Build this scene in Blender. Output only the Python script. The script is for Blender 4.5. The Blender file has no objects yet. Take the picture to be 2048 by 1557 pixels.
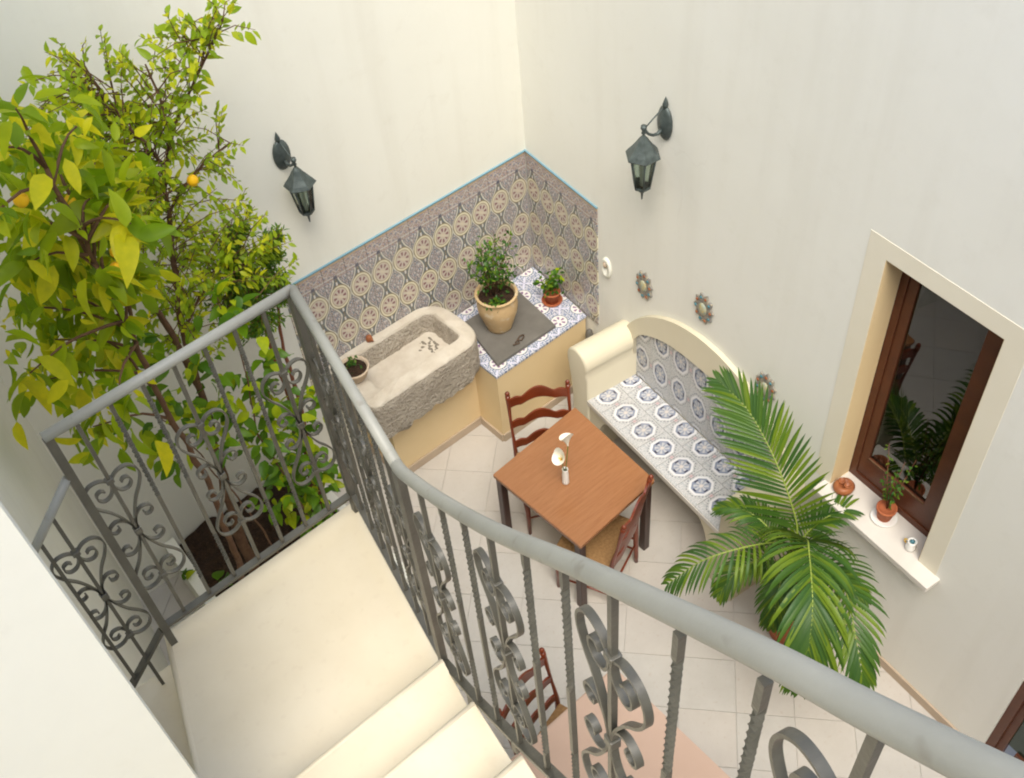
import bpy, math, random
from mathutils import Vector, Matrix, noise
random.seed(7)
R_ = math.radians
S = bpy.context.scene
COL = S.collection

# ------------------------------------------------------------------ camera
cam_d = bpy.data.cameras.new("camera")
cam = bpy.data.objects.new("camera", cam_d)
COL.objects.link(cam)
CF = Vector((0.4105, 0.5408, -0.7340)).normalized()
CR = Vector((0.7471, -0.6611, -0.0692)); CR = (CR - CF * CR.dot(CF)).normalized()
CU = CR.cross(CF)
m = Matrix((CR, CU, -CF)).transposed().to_4x4()
m.translation = Vector((-3.9843, -4.8117, 6.0593))
cam.matrix_world = m
cam_d.sensor_width = 36.0
cam_d.lens = 36.77
cam_d.clip_start = 0.05
cam_d.clip_end = 500
S.camera = cam

# ------------------------------------------------------------------ light
SUN_EL, SUN_AZ = 61.0, 232.5      # azimuth of the sun measured from +X, anticlockwise
w = bpy.data.worlds.new("World"); S.world = w; w.use_nodes = True
wn = w.node_tree
bg = wn.nodes["Background"]
sky = wn.nodes.new("ShaderNodeTexSky"); sky.sky_type = 'NISHITA'; sky.sun_disc = False
sky.sun_elevation = R_(SUN_EL); sky.sun_rotation = R_(90 - SUN_AZ)
sky.air_density = 1.0; sky.dust_density = 2.0; sky.ozone_density = 0.6
wn.links.new(sky.outputs[0], bg.inputs[0]); bg.inputs[1].default_value = 0.15
sd = bpy.data.lights.new("sun", 'SUN'); sd.energy = 1.5; sd.angle = R_(38); sd.color = (1.0, 0.945, 0.80)
sun = bpy.data.objects.new("sun", sd); COL.objects.link(sun)
sdir = Vector((math.cos(R_(SUN_EL)) * math.cos(R_(SUN_AZ)), math.cos(R_(SUN_EL)) * math.sin(R_(SUN_AZ)), math.sin(R_(SUN_EL))))
sun.rotation_euler = sdir.to_track_quat('Z', 'Y').to_euler()
sun.location = (-2, -3, 12)
S.view_settings.view_transform = 'Standard'
S.view_settings.look = 'None'
S.view_settings.gamma = 1.0
S.view_settings.exposure = 1.32
S.render.engine = 'CYCLES'
S.cycles.max_bounces = 12
S.cycles.diffuse_bounces = 8
S.cycles.glossy_bounces = 4
S.cycles.transparent_max_bounces = 16
S.cycles.use_denoising = True
S.cycles.filter_width = 2.0

# ------------------------------------------------------------------ node expressions
class N:
    """tiny expression builder over a material's node tree"""
    def __init__(s, mat): s.t = mat.node_tree
    def m(s, op, a, b=0.0, c=None):
        n = s.t.nodes.new("ShaderNodeMath"); n.operation = op
        for i, x in enumerate((a, b, c)):
            if x is None: continue
            if hasattr(x, 'is_output'): s.t.links.new(x, n.inputs[i])
            else: n.inputs[i].default_value = x
        return n.outputs[0]
    def add(s, a, b): return s.m('ADD', a, b)
    def sub(s, a, b): return s.m('SUBTRACT', a, b)
    def mul(s, a, b): return s.m('MULTIPLY', a, b)
    def abs(s, a): return s.m('ABSOLUTE', a)
    def mx(s, a, b): return s.m('MAXIMUM', a, b)
    def mn(s, a, b): return s.m('MINIMUM', a, b)
    def band(s, x, lo, hi, e):      # 1 inside lo..hi with soft edge e
        return s.mul(s.step(x, lo, e), s.sub(1.0, s.step(x, hi, e)))
    def step(s, x, t, e):
        n = s.t.nodes.new("ShaderNodeMapRange"); n.clamp = True
        s.t.links.new(x, n.inputs[0])
        n.inputs[1].default_value = t - e; n.inputs[2].default_value = t + e
        return n.outputs[0]
    def mix(s, f, a, b):
        n = s.t.nodes.new("ShaderNodeMix"); n.data_type = 'RGBA'
        for i, x in ((0, f), (6, a), (7, b)):
            if hasattr(x, 'is_output'): s.t.links.new(x, n.inputs[i])
            elif i == 0: n.inputs[0].default_value = x
            else: n.inputs[i].default_value = (*x, 1)
        return n.outputs[2]
    def coord(s, kind):
        return s.t.nodes.new("ShaderNodeTexCoord").outputs[kind]
    def uv(s):
        n = s.t.nodes.new("ShaderNodeUVMap"); sp = s.t.nodes.new("ShaderNodeSeparateXYZ")
        s.t.links.new(n.outputs[0], sp.inputs[0]); return sp.outputs[0], sp.outputs[1]
    def noise(s, scale, detail=3, vec=None, rough=.55):
        n = s.t.nodes.new("ShaderNodeTexNoise")
        s.t.links.new(vec or s.coord('Object'), n.inputs[0])
        n.inputs['Scale'].default_value = scale; n.inputs['Detail'].default_value = detail
        n.inputs['Roughness'].default_value = rough
        return n.outputs[0]
    def pos(s): return s.t.nodes.new("ShaderNodeNewGeometry").outputs['Position']
    def island(s): return s.t.nodes.new("ShaderNodeNewGeometry").outputs['Random Per Island']

def new_mat(name, col=(.5, .5, .5), rough=.6, metal=0.0, spec=.5):
    mt = bpy.data.materials.new(name); mt.use_nodes = True
    b = mt.node_tree.nodes["Principled BSDF"]
    b.inputs['Base Color'].default_value = (*col, 1)
    b.inputs['Roughness'].default_value = rough
    b.inputs['Metallic'].default_value = metal
    b.inputs['Specular IOR Level'].default_value = spec
    return mt, N(mt), b

def bump(mt, b, h, strength=.2, dist=.01):
    n = mt.node_tree.nodes.new("ShaderNodeBump")
    n.inputs['Strength'].default_value = strength; n.inputs['Distance'].default_value = dist
    mt.node_tree.links.new(h, n.inputs['Height'])
    mt.node_tree.links.new(n.outputs[0], b.inputs['Normal'])

def setc(mt, b, sock): mt.node_tree.links.new(sock, b.inputs['Base Color'])

def noisy(name, c1, c2, scale, rough=.7, bs=.15, bscale=None, metal=0.0, fine=None, spec=.3, bdist=.01):
    mt, n, b = new_mat(name, c1, rough, metal, spec)
    p = n.pos()
    f = n.step(n.noise(scale, 5, p), .5, .22)
    c = n.mix(f, c1, c2)
    if fine:
        g = n.step(n.noise(fine[0], 2, p), fine[1], .06)
        c = n.mix(n.mul(g, fine[3] if len(fine) > 3 else .6), c, fine[2])
    setc(mt, b, c)
    if bs: bump(mt, b, n.noise(bscale or scale * 6, 6, p), bs, bdist)
    return mt

def plaster(name, c1, c2, c3):
    mt, n, b = new_mat(name, c1, .9, 0, .2)
    p = n.pos(); t = mt.node_tree
    c = n.mix(n.step(n.noise(1.1, 5, p, .6), .5, .2), c1, c2)
    mp = t.nodes.new("ShaderNodeMapping"); t.links.new(p, mp.inputs[0]); mp.inputs['Scale'].default_value = (5, 5, .5)
    c = n.mix(n.mul(n.step(n.noise(1.0, 4, mp.outputs[0]), .62, .12), .35), c, c3)
    c = n.mix(n.mul(n.step(n.noise(7, 5, p, .7), .64, .08), .25), c, c3)
    v = t.nodes.new("ShaderNodeTexVoronoi"); v.feature = 'DISTANCE_TO_EDGE'; v.inputs['Scale'].default_value = .55
    wv = t.nodes.new("ShaderNodeVectorMath"); wv.operation = 'ADD'; t.links.new(p, wv.inputs[0])
    nt = t.nodes.new("ShaderNodeTexNoise"); nt.inputs['Scale'].default_value = 1.7; nt.inputs['Detail'].default_value = 6; t.links.new(p, nt.inputs[0])
    t.links.new(nt.outputs['Color'], wv.inputs[1]); t.links.new(wv.outputs[0], v.inputs['Vector'])
    crack = n.sub(1.0, n.step(v.outputs[0], .0025, .0025))
    c = n.mix(n.mul(crack, n.mul(n.step(n.noise(.8, 2, p), .60, .04), .10)), c, (.50, .46, .40))
    setc(mt, b, c)
    h = n.add(n.mul(n.noise(2.6, 3, p), 1.0), n.mul(n.noise(26, 5, p), .22))
    bump(mt, b, h, .10, .03)
    return mt

M = {}
M['plaster'] = plaster('cream_plaster', (.78, .775, .705), (.755, .745, .67), (.66, .64, .56))
M['plaster_white'] = plaster('white_plaster', (.79, .785, .735), (.765, .757, .70), (.68, .665, .60))
M['mustard'] = noisy('ochre_plaster', (.74, .585, .35), (.70, .54, .31), 2.2, .85, .10, 30)
M['bench'] = noisy('yellow_plaster', (.63, .58, .45), (.59, .54, .41), 2.5, .8, .08, 30)
M['skirting'] = noisy('beige_skirting', (.50, .40, .30), (.44, .35, .26), 6, .5, .05)
M['landing'] = noisy('limestone', (.75, .665, .50), (.67, .58, .42), 3, .55, .05, 30, fine=(30, .66, (.62, .52, .38), .22))
M['marble'] = noisy('pale_marble', (.66, .625, .575), (.58, .54, .49), 4, .35, .03)
M['stone'] = noisy('rough_tufa', (.50, .445, .37), (.39, .34, .275), 9, .95, 1.0, 45, fine=(90, .62, (.17, .13, .10), .7), bdist=.035)
M['stonerim'] = noisy('worn_stone', (.60, .55, .47), (.49, .43, .35), 9, .9, .5, 60)
M['basalt'] = noisy('grey_basalt', (.125, .118, .105), (.165, .155, .14), 7, .55, .15, 50)
M['moss'] = noisy('dry_moss', (.27, .235, .19), (.17, .15, .12), 60, .95, .4)
M['terra'] = noisy('terracotta', (.42, .13, .055), (.36, .10, .04), 12, .75, .15, 40)
M['palepot'] = noisy('pale_terracotta', (.60, .42, .22), (.50, .36, .20), 9, .8, .25, 40, fine=(14, .6, (.66, .58, .44), .6))
M['bowlpot'] = noisy('weathered_pot', (.50, .38, .27), (.58, .48, .37), 12, .85, .25, 40)
M['pinktop'] = noisy('pink_render', (.45, .32, .25), (.42, .295, .225), 3, .85, .08, 40)
M['soil'] = noisy('soil', (.055, .030, .017), (.022, .013, .008), 25, 1.0, 1.0, 60, fine=(120, .66, (.16, .08, .04), .7), bdist=.03)
M['wood'] = None
M['chairwood'] = noisy('mahogany', (.19, .036, .011), (.13, .023, .008), 8, .28, .05, 20, spec=.6)
M['darkwood'] = noisy('dark_stained_wood', (.045, .016, .010), (.028, .010, .007), 8, .35, .05, spec=.5)
M['framewood'] = noisy('brown_window_wood', (.115, .034, .012), (.080, .022, .009), 10, .4, .1, spec=.4)
M['straw'] = noisy('woven_straw', (.34, .20, .085), (.24, .13, .05), 60, .7, .5, 90)
M['railtop'] = noisy('skylit_grey_paint', (.34, .335, .29), (.265, .26, .222), 5, .44, .05, 120, spec=.45, fine=(22, .70, (.16, .135, .10), .45))  # handrail grey lightened: the sky light on it is put into the colour
M['iron'] = noisy('shaded_grey_iron', (.085, .080, .064), (.125, .118, .095), 14, .38, .12, 60, metal=.2, spec=.5)  # same railing darkened: shade on bars and scrolls is put into the colour
M['lantern'] = noisy('verdigris_lantern_metal', (.055, .068, .068), (.11, .135, .13), 30, .45, .2, 60, metal=.4)
M['bark'] = noisy('bark', (.17, .095, .05), (.10, .05, .028), 18, .95, .8, 50)
M['redbark'] = noisy('red_bark', (.22, .085, .045), (.14, .05, .028), 18, .9, .6, 50)
M['lemon'] = noisy('lemon_skin', (.88, .54, .012), (.84, .44, .01), 10, .45, .3, 90)
M['orange'] = noisy('orange_skin', (.80, .20, .015), (.75, .16, .01), 10, .45, .2, 90)
M['white'] = new_mat('white_glaze', (.80, .79, .76), .2)[0]
M['dark'] = new_mat('dark_void', (.012, .011, .010), .8)[0]
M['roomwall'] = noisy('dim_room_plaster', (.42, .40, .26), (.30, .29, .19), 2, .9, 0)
M['petal'] = new_mat('calla_petal', (.86, .83, .72), .5)[0]
M['spadix'] = new_mat('spadix_yellow', (.80, .50, .05), .6)[0]
M['stem'] = new_mat('flower_stem', (.14, .17, .03), .5)[0]
M['liner'] = new_mat('blue_grey_liner', (.16, .30, .38), .35)[0]
M['grout'] = new_mat('grout', (.52, .50, .46), .9)[0]
M['doorglass'] = new_mat('dark_green_glass', (.01, .03, .02), .05)[0]
M['dish'] = noisy('brown_glazed_clay', (.36, .13, .05), (.22, .07, .03), 14, .4, .1)
M['bluegreen'] = new_mat('blue_green_glaze', (.06, .18, .22), .2)[0]
M['wire'] = new_mat('rusty_wire', (.10, .065, .045), .6, .3)[0]

def wood_top():
    mt, n, b = new_mat('orange_cherry_wood', (.4, .13, .04), .24, 0, .5)
    t = mt.node_tree
    mp = t.nodes.new("ShaderNodeMapping"); t.links.new(n.coord('Object'), mp.inputs[0])
    mp.inputs['Rotation'].default_value = (0, 0, R_(3)); mp.inputs['Scale'].default_value = (1.6, 22, 1)
    g = n.noise(3.0, 6, mp.outputs[0], .65)
    c = n.mix(n.step(g, .5, .2), (.325, .145, .062), (.265, .110, .042))
    g2 = n.noise(9.0, 3, mp.outputs[0])
    c = n.mix(n.mul(n.step(g2, .62, .05), .45), c, (.22, .085, .030))
    setc(mt, b, c); bump(mt, b, g2, .04, .003)
    return mt
M['wood'] = wood_top()

def floor_tile():
    mt, n, b = new_mat('floor_tile', (.6, .55, .48), .42, 0, .4)
    p = n.pos()
    f = n.step(n.noise(5, 6, p, .7), .5, .16)
    c = n.mix(f, (.535, .515, .48), (.485, .465, .43))
    rnd = mt.node_tree.nodes.new("ShaderNodeObjectInfo").outputs['Random']
    c = n.mix(n.mul(rnd, .25), c, (.62, .52, .44))
    c = n.mix(n.mul(n.step(n.noise(38, 3, p), .66, .04), .35), c, (.44, .36, .30))
    setc(mt, b, c); bump(mt, b, n.noise(9, 4, p), .05, .01)
    return mt
M['floortile'] = floor_tile()

def tvar(mt, n, c):
    rnd = mt.node_tree.nodes.new("ShaderNodeObjectInfo").outputs['Random']
    c = n.mix(n.mul(rnd, .16), c, (.38, .35, .31))
    return n.mix(n.mul(n.step(n.noise(5, 4, n.pos(), .7), .58, .12), .18), c, (.34, .30, .25))
TW, TH = .1754, .3082
def wall_tile():
    mt, n, b = new_mat('majolica_wall_tile', (.4, .38, .36), .22, 0, .5)
    u, v = n.uv()
    X = n.mul(n.sub(u, .5), TW); Y = n.mul(n.sub(v, .5), TH)
    aX = n.abs(X); aY = n.abs(Y)
    x1 = n.mul(X, 1 / .073); y1 = n.mul(Y, 1 / .091)
    r = n.m('SQRT', n.add(n.mul(x1, x1), n.mul(y1, y1)))
    th = n.m('ARCTAN2', y1, x1)
    f = n.sub(aX, n.mul(n.add(n.mul(n.m('COSINE', n.mul(Y, 2 * math.pi / TH)), .19), .31), TW))
    mt_vec = n.coord('UV')
    no1 = n.noise(34, 3, mt_vec); no2 = n.noise(22, 3, mt_vec)
    cream = (.72, .67, .50); olive = (.22, .175, .10); teal = (.05, .09, .11)
    plum = (.24, .115, .13); lav = (.48, .455, .45); tan = (.57, .49, .40)
    # outside the ogee: lavender foliage motif
    c_out = n.mix(n.step(no1, .50, .05), lav, (.30, .20, .17))
    c_out = n.mix(n.step(no2, .54, .04), c_out, (.14, .20, .27))
    c_out = n.mix(n.step(n.noise(12, 2, mt_vec), .58, .03), c_out, (.58, .56, .55))
    # inside the ogee
    c_in = n.mix(n.step(no2, .50, .08), olive, (.15, .16, .16))
    c_in = n.mix(n.step(no1, .60, .04), c_in, (.46, .40, .34))
    c = n.mix(n.step(f, 0, .003), c_in, c_out)
    c = n.mix(n.mul(n.band(f, -.015, -.005, .003), .7), c, (.13, .17, .19))
    c = n.mix(n.mul(n.band(f, .005, .013, .003), .6), c, (.17, .17, .17))
    c = n.mix(n.band(f, -.0045, .0045, .002), c, (.70, .67, .58))
    # drops above and below the medallion
    drop = n.mul(n.step(n.mul(aX, -1), -.006, .002), n.band(aY, .098, .128, .003))
    side = n.mul(n.band(aX, .009, .024, .003), n.band(aY, .104, .136, .004))
    c = n.mix(n.mul(side, .4), c, (.10, .15, .22))
    c = n.mix(drop, c, (.70, .68, .66))
    # medallion
    c = n.mix(n.sub(1.0, n.step(r, 1.10, .03)), c, olive)
    c = n.mix(n.sub(1.0, n.step(r, 1.02, .03)), c, cream)
    c = n.mix(n.sub(1.0, n.step(r, .86, .03)), c, (.30, .25, .18))
    c = n.mix(n.sub(1.0, n.step(r, .80, .03)), c, tan)
    c = n.mix(n.mul(n.step(no1, .5, .06), n.sub(1.0, n.step(r, .72, .03))), c, (.55, .50, .46))
    pet = n.mul(n.step(n.m('COSINE', n.mul(th, 8.0)), .05, .3), n.band(r, .34, .66, .05))
    c = n.mix(pet, c, plum)
    c = n.mix(n.sub(1.0, n.step(r, .24, .05)), c, (.58, .50, .40))
    bar = n.mul(n.step(n.mul(n.abs(n.add(n.mul(y1, .85), n.mul(x1, -.5))), -1), -.10, .04), n.sub(1.0, n.step(r, .62, .03)))
    c = n.mix(n.mul(bar, .8), c, (.64, .58, .46))
    c = tvar(mt, n, c)
    setc(mt, b, c); bump(mt, b, n.noise(7, 3, n.pos()), .08, .01)
    return mt
M['walltile'] = wall_tile()

def border_tile():
    mt, n, b = new_mat('majolica_border_tile', (.4, .35, .36), .22, 0, .5)
    u, v = n.uv()
    vec = n.coord('UV')
    no1 = n.noise(15, 2, vec); no2 = n.noise(22, 2, vec)
    c = n.mix(n.step(no1, .5, .05), (.52, .47, .48), (.33, .20, .20))
    c = n.mix(n.step(no2, .55, .04), c, (.36, .33, .22))
    c = n.mix(n.step(n.noise(9, 2, vec), .58, .03), c, (.20, .22, .30))
    wv = n.sub(v, n.add(.55, n.mul(n.m('SINE', n.mul(u, 4 * math.pi)), .16)))
    c = n.mix(n.mul(n.band(wv, -.05, .05, .03), .6), c, (.58, .54, .50))
    c = n.mix(n.band(v, .86, .96, .02), c, (.52, .38, .24))
    c = n.mix(n.band(v, .16, .22, .02), c, (.55, .53, .50))
    sq = n.mul(n.step(n.mul(n.abs(n.sub(u, .5)), -1), -.075, .02), n.step(n.mul(n.abs(n.sub(v, .12)), -1), -.10, .02))
    c = n.mix(n.mul(sq, .8), c, (.03, .05, .10))
    c = tvar(mt, n, c)
    setc(mt, b, c)
    return mt
M['bordertile'] = border_tile()

def octagon_tile():
    mt, n, b = new_mat('blue_octagon_tile', (.6, .6, .6), .2, 0, .5)
    u, v = n.uv()
    x = n.mul(n.sub(u, .5), 2.0); y = n.mul(n.sub(v, .5), 2.0)
    ax, ay = n.abs(x), n.abs(y)
    d = n.mx(n.mx(ax, ay), n.mul(n.add(ax, ay), .7071))
    r = n.m('SQRT', n.add(n.mul(x, x), n.mul(y, y)))
    th = n.m('ARCTAN2', y, x)
    vec = n.coord('UV'); no = n.noise(24, 2, vec); no2 = n.noise(11, 2, vec)
    c = n.mix(n.step(no, .52, .05), (.57, .565, .57), (.36, .375, .40))
    c = n.mix(n.step(no2, .60, .03), c, (.40, .43, .45))
    # small octagons on the tile edges between neighbours
    dx = n.sub(ax, 1.0); e = n.mx(n.abs(dx), ay)
    c = n.mix(n.band(e, .13, .19, .015), c, (.32, .32, .34))
    c = n.mix(n.sub(1.0, n.step(e, .10, .02)), c, (.55, .40, .42))
    dd = n.mul(n.band(d, .80, .87, .012), n.step(n.m('SINE', n.mul(th, 26.0)), -.1, .3))
    c = n.mix(dd, c, (.20, .22, .24))
    c = n.mix(n.band(d, .58, .73, .02), c, (.70, .70, .73))
    c = n.mix(n.sub(1.0, n.step(d, .58, .015)), c, (.20, .235, .33))
    pat = n.mul(n.step(n.m('COSINE', n.mul(th, 8.0)), .0, .25), n.band(r, .15, .46, .03))
    c = n.mix(pat, c, (.50, .51, .54))
    c = n.mix(n.mul(n.step(no, .55, .05), n.sub(1.0, n.step(d, .44, .02))), c, (.42, .43, .48))
    c = n.mix(n.sub(1.0, n.step(r, .13, .03)), c, (.60, .55, .52))
    spot = n.mul(n.band(n.mx(ax, ay), .42, .55, .015), n.step(n.mul(n.mn(ax, ay), -1), -.13, .02))
    c = n.mix(spot, c, (.02, .025, .07))
    c = tvar(mt, n, c)
    setc(mt, b, c); bump(mt, b, n.noise(7, 3, n.pos()), .08, .01)
    return mt
M['octtile'] = octagon_tile()

def counter_tile():
    mt, n, b = new_mat('blue_white_counter_tile', (.6, .6, .6), .2, 0, .5)
    u, v = n.uv()
    x = n.mul(n.sub(u, .5), 2.0); y = n.mul(n.sub(v, .5), 2.0)
    r = n.m('SQRT', n.add(n.mul(x, x), n.mul(y, y))); th = n.m('ARCTAN2', y, x)
    ax, ay = n.abs(x), n.abs(y)
    vec = n.coord('UV'); no = n.noise(20, 2, vec)
    c = n.mix(n.step(no, .50, .05), (.66, .65, .68), (.12, .17, .30))
    dg = n.abs(n.sub(ax, ay))
    c = n.mix(n.mul(n.band(dg, -.05, .10, .03), n.step(r, .70, .02)), c, (.60, .60, .72))
    c = n.mix(n.sub(1.0, n.step(r, .66, .02)), c, (.16, .20, .22))
    c = n.mix(n.sub(1.0, n.step(r, .60, .02)), c, (.72, .70, .68))
    pet = n.mul(n.step(n.m('COSINE', n.mul(th, 6.0)), .1, .3), n.band(r, .18, .46, .03))
    c = n.mix(pet, c, (.24, .15, .26))
    setc(mt, b, c)
    return mt
M['countertile'] = counter_tile()

def leaf_mat(name, ca, cb, cc, trans=.35, rough=.4):
    mt, n, b = new_mat(name, ca, rough, 0, .35)
    i = n.island(); o = mt.node_tree.nodes.new("ShaderNodeObjectInfo").outputs['Random']
    r = n.m('FRACT', n.add(i, n.mul(o, 3.7)))
    c = n.mix(n.step(r, .45, .4), ca, cb)
    c = n.mix(n.step(r, .74, .06), c, cc)
    c = n.mix(n.mul(n.step(n.noise(30, 3, n.pos()), .5, .2), .25), c, ca)
    setc(mt, b, c)
    t = mt.node_tree
    tr = t.nodes.new("ShaderNodeBsdfTranslucent"); t.links.new(c, tr.inputs[0])
    ms = t.nodes.new("ShaderNodeMixShader"); ms.inputs[0].default_value = trans
    t.links.new(b.outputs[0], ms.inputs[1]); t.links.new(tr.outputs[0], ms.inputs[2])
    t.links.new(ms.outputs[0], t.nodes["Material Output"].inputs[0])
    return mt
M['lemonleaf'] = leaf_mat('lemon_leaf', (.20, .33, .008), (.48, .56, .012), (.76, .70, .02), .58)
M['fineleaf'] = leaf_mat('small_shrub_leaf', (.24, .37, .014), (.46, .57, .02), (.68, .68, .02), .55)
M['vineleaf'] = leaf_mat('vine_leaf', (.07, .17, .008), (.20, .36, .008), (.44, .52, .008), .4)
M['palmleaf'] = leaf_mat('palm_leaflet', (.040, .105, .020), (.080, .165, .016), (.155, .235, .014), .3, .45)
M['potleaf'] = leaf_mat('pot_plant_leaf', (.035, .11, .018), (.07, .17, .014), (.14, .24, .012), .3)
M['jasmine'] = leaf_mat('jasmine_leaf', (.07, .17, .018), (.13, .25, .016), (.25, .36, .012), .4)
M['rachis'] = new_mat('palm_rachis', (.26, .33, .06), .5)[0]

def glass_mat(name, tint, gloss_rough=.02, trans=.9):
    mt = bpy.data.materials.new(name); mt.use_nodes = True
    t = mt.node_tree; t.nodes.remove(t.nodes["Principled BSDF"])
    tr = t.nodes.new("ShaderNodeBsdfTransparent"); tr.inputs[0].default_value = (*tint, 1)
    gl = t.nodes.new("ShaderNodeBsdfGlossy"); gl.inputs['Roughness'].default_value = gloss_rough
    fr = t.nodes.new("ShaderNodeFresnel"); fr.inputs[0].default_value = 2.1 if name == 'window_pane_glass' else 1.5
    ms = t.nodes.new("ShaderNodeMixShader")
    t.links.new(fr.outputs[0], ms.inputs[0]); t.links.new(tr.outputs[0], ms.inputs[1]); t.links.new(gl.outputs[0], ms.inputs[2])
    t.links.new(ms.outputs[0], t.nodes["Material Output"].inputs[0])
    return mt
M['pane'] = glass_mat('window_pane_glass', (.55, .58, .50))
M['lampglass'] = glass_mat('lantern_glass', (.72, .80, .74), .1)
M['vaseglass'] = glass_mat('vase_glass', (.90, .90, .90), .05)

# ------------------------------------------------------------------ mesh builder
class MB:
    def __init__(s): s.v = []; s.f = []; s.uv = []; s.has_uv = False; s.mi = []; s.cur = 0
    def vert(s, p): s.v.append(tuple(p)); return len(s.v) - 1
    def face(s, idx, uv=None):
        s.f.append(tuple(idx)); s.uv.append(uv); s.mi.append(s.cur)
        if uv: s.has_uv = True
    def box(s, lo, hi, bevel=0.0, M4=None):
        x0, y0, z0 = lo; x1, y1, z1 = hi
        if bevel <= 0:
            P = [(x0,y0,z0),(x1,y0,z0),(x1,y1,z0),(x0,y1,z0),(x0,y0,z1),(x1,y0,z1),(x1,y1,z1),(x0,y1,z1)]
            if M4: P = [M4 @ Vector(p) for p in P]
            k = len(s.v); s.v += [tuple(p) for p in P]
            for q in ((0,3,2,1),(4,5,6,7),(0,1,5,4),(1,2,6,5),(2,3,7,6),(3,0,4,7)): s.face([k + i for i in q])
        else:
            e = min(bevel, (x1-x0)*.45, (y1-y0)*.45, (z1-z0)*.45)
            s.prism([(x0+e,y0),(x1-e,y0),(x1,y0+e),(x1,y1-e),(x1-e,y1),(x0+e,y1),(x0,y1-e),(x0,y0+e)], z0, z1, e, M4)
    def prism(s, pts, z0, z1, e=0.0, M4=None, top_uv=None, bottom=True):
        """vertical prism over a ccw outline; top edge rounded by e"""
        n = len(pts)
        cx = sum(p[0] for p in pts) / n; cy = sum(p[1] for p in pts) / n
        def ring(z, off):
            out = []
            for i, (x, y) in enumerate(pts):
                if off:
                    dx, dy = x - cx, y - cy; l = math.hypot(dx, dy) or 1
                    x -= dx / l * off; y -= dy / l * off
                p = Vector((x, y, z)); out.append(s.vert(M4 @ p if M4 else p))
            return out
        rings = [ring(z0, 0)]
        if e: rings += [ring(z1 - e, 0), ring(z1 - e * .3, e * .3), ring(z1, e)]
        else: rings.append(ring(z1, 0))
        for a, b in zip(rings, rings[1:]):
            for i in range(n):
                j = (i + 1) % n; s.face([a[i], a[j], b[j], b[i]])
        s.face(rings[-1], top_uv)
        if bottom: s.face(rings[0][::-1])
    def tube(s, pts, r, seg=8, cap=True, M4=None):
        pts = [Vector(p) for p in pts]; n = len(pts)
        rr = r if hasattr(r, '__len__') else [r] * n
        prev = None; rings = []
        for i, p in enumerate(pts):
            t = (pts[min(i+1, n-1)] - pts[max(i-1, 0)]).normalized()
            if prev is None:
                a = Vector((0,0,1)) if abs(t.z) < .9 else Vector((1,0,0))
                nrm = t.cross(a).normalized()
            else:
                nrm = (prev - t * prev.dot(t))
                nrm = nrm.normalized() if nrm.length > 1e-6 else t.orthogonal().normalized()
            prev = nrm; bn = t.cross(nrm)
            ring = []
            for k in range(seg):
                a = 2 * math.pi * k / seg
                q = p + (nrm * math.cos(a) + bn * math.sin(a)) * rr[i]
                ring.append(s.vert(M4 @ q if M4 else q))
            rings.append(ring)
        for a, b in zip(rings, rings[1:]):
            for k in range(seg):
                j = (k + 1) % seg; s.face([a[k], a[j], b[j], b[k]])
        if cap: s.face(rings[0][::-1]); s.face(rings[-1])
    def lathe(s, prof, seg=24, c=(0,0,0), M4=None, close=False, wob=None):
        rings = []
        for (r, z) in prof:
            ring = []
            for k in range(seg):
                a = 2 * math.pi * k / seg
                rr = r * (1 + (wob(a, z) if wob else 0))
                p = Vector((c[0] + rr * math.cos(a), c[1] + rr * math.sin(a), c[2] + z))
                ring.append(s.vert(M4 @ p if M4 else p))
            rings.append(ring)
        for a, b in zip(rings, rings[1:]):
            for k in range(seg):
                j = (k + 1) % seg; s.face([a[k], a[j], b[j], b[k]])
        if prof[0][0] > 1e-5: s.face(rings[0][::-1])
        if prof[-1][0] > 1e-5 and not close: s.face(rings[-1])
    def strip(s, ra, rb):
        for i in range(len(ra) - 1): s.face([ra[i], ra[i+1], rb[i+1], rb[i]])
    def build(s, name, mat, parent=None, smooth=False, off=None, angle=None):
        me = bpy.data.meshes.new(name)
        vs = s.v
        if parent is not None and off is None and parent.get('_world'):
            inv = parent['_inv']; Mi = Matrix([inv[i*4:i*4+4] for i in range(4)])
            vs = [tuple(Mi @ Vector(p)) for p in vs]
        me.from_pydata(vs, [], s.f)
        if s.has_uv:
            l = me.uv_layers.new(name="UVMap"); k = 0
            for f, u in zip(s.f, s.uv):
                for i in range(len(f)):
                    l.data[k].uv = u[i] if u else (0.02, 0.02); k += 1
        mats = mat if isinstance(mat, (list, tuple)) else [mat]
        for x in mats: me.materials.append(x)
        if len(mats) > 1: me.polygons.foreach_set('material_index', s.mi)
        if smooth: me.polygons.foreach_set('use_smooth', [True] * len(me.polygons))
        me.update()
        if smooth and angle: me.set_sharp_from_angle(angle=R_(angle))
        o = bpy.data.objects.new(name, me); COL.objects.link(o)
        if parent is not None: o.parent = parent
        return o

def tag(o, label=None, cat=None, group=None, kind=None):
    if label: o['label'] = label
    if cat: o['category'] = cat
    if group: o['group'] = group
    if kind: o['kind'] = kind
    return o
def thing(name, label, cat, loc=(0,0,0), rz=0.0, group=None, world=False):
    """Empty at the thing's base; world=True: children are given in world coordinates"""
    o = bpy.data.objects.new(name, None); COL.objects.link(o)
    o.location = loc; o.rotation_euler = (0, 0, rz); o.empty_display_size = .1
    tag(o, label, cat, group)
    if world:
        Mi = (Matrix.Translation(Vector(loc)) @ Matrix.Rotation(rz, 4, 'Z')).inverted()
        o['_world'] = 1; o['_inv'] = [x for row in Mi for x in row]
    return o
def copy_tree(o, parent=None):
    c = o.copy(); COL.objects.link(c)
    if parent: c.parent = parent
    for ch in list(o.children): copy_tree(ch, c)
    return c

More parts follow.
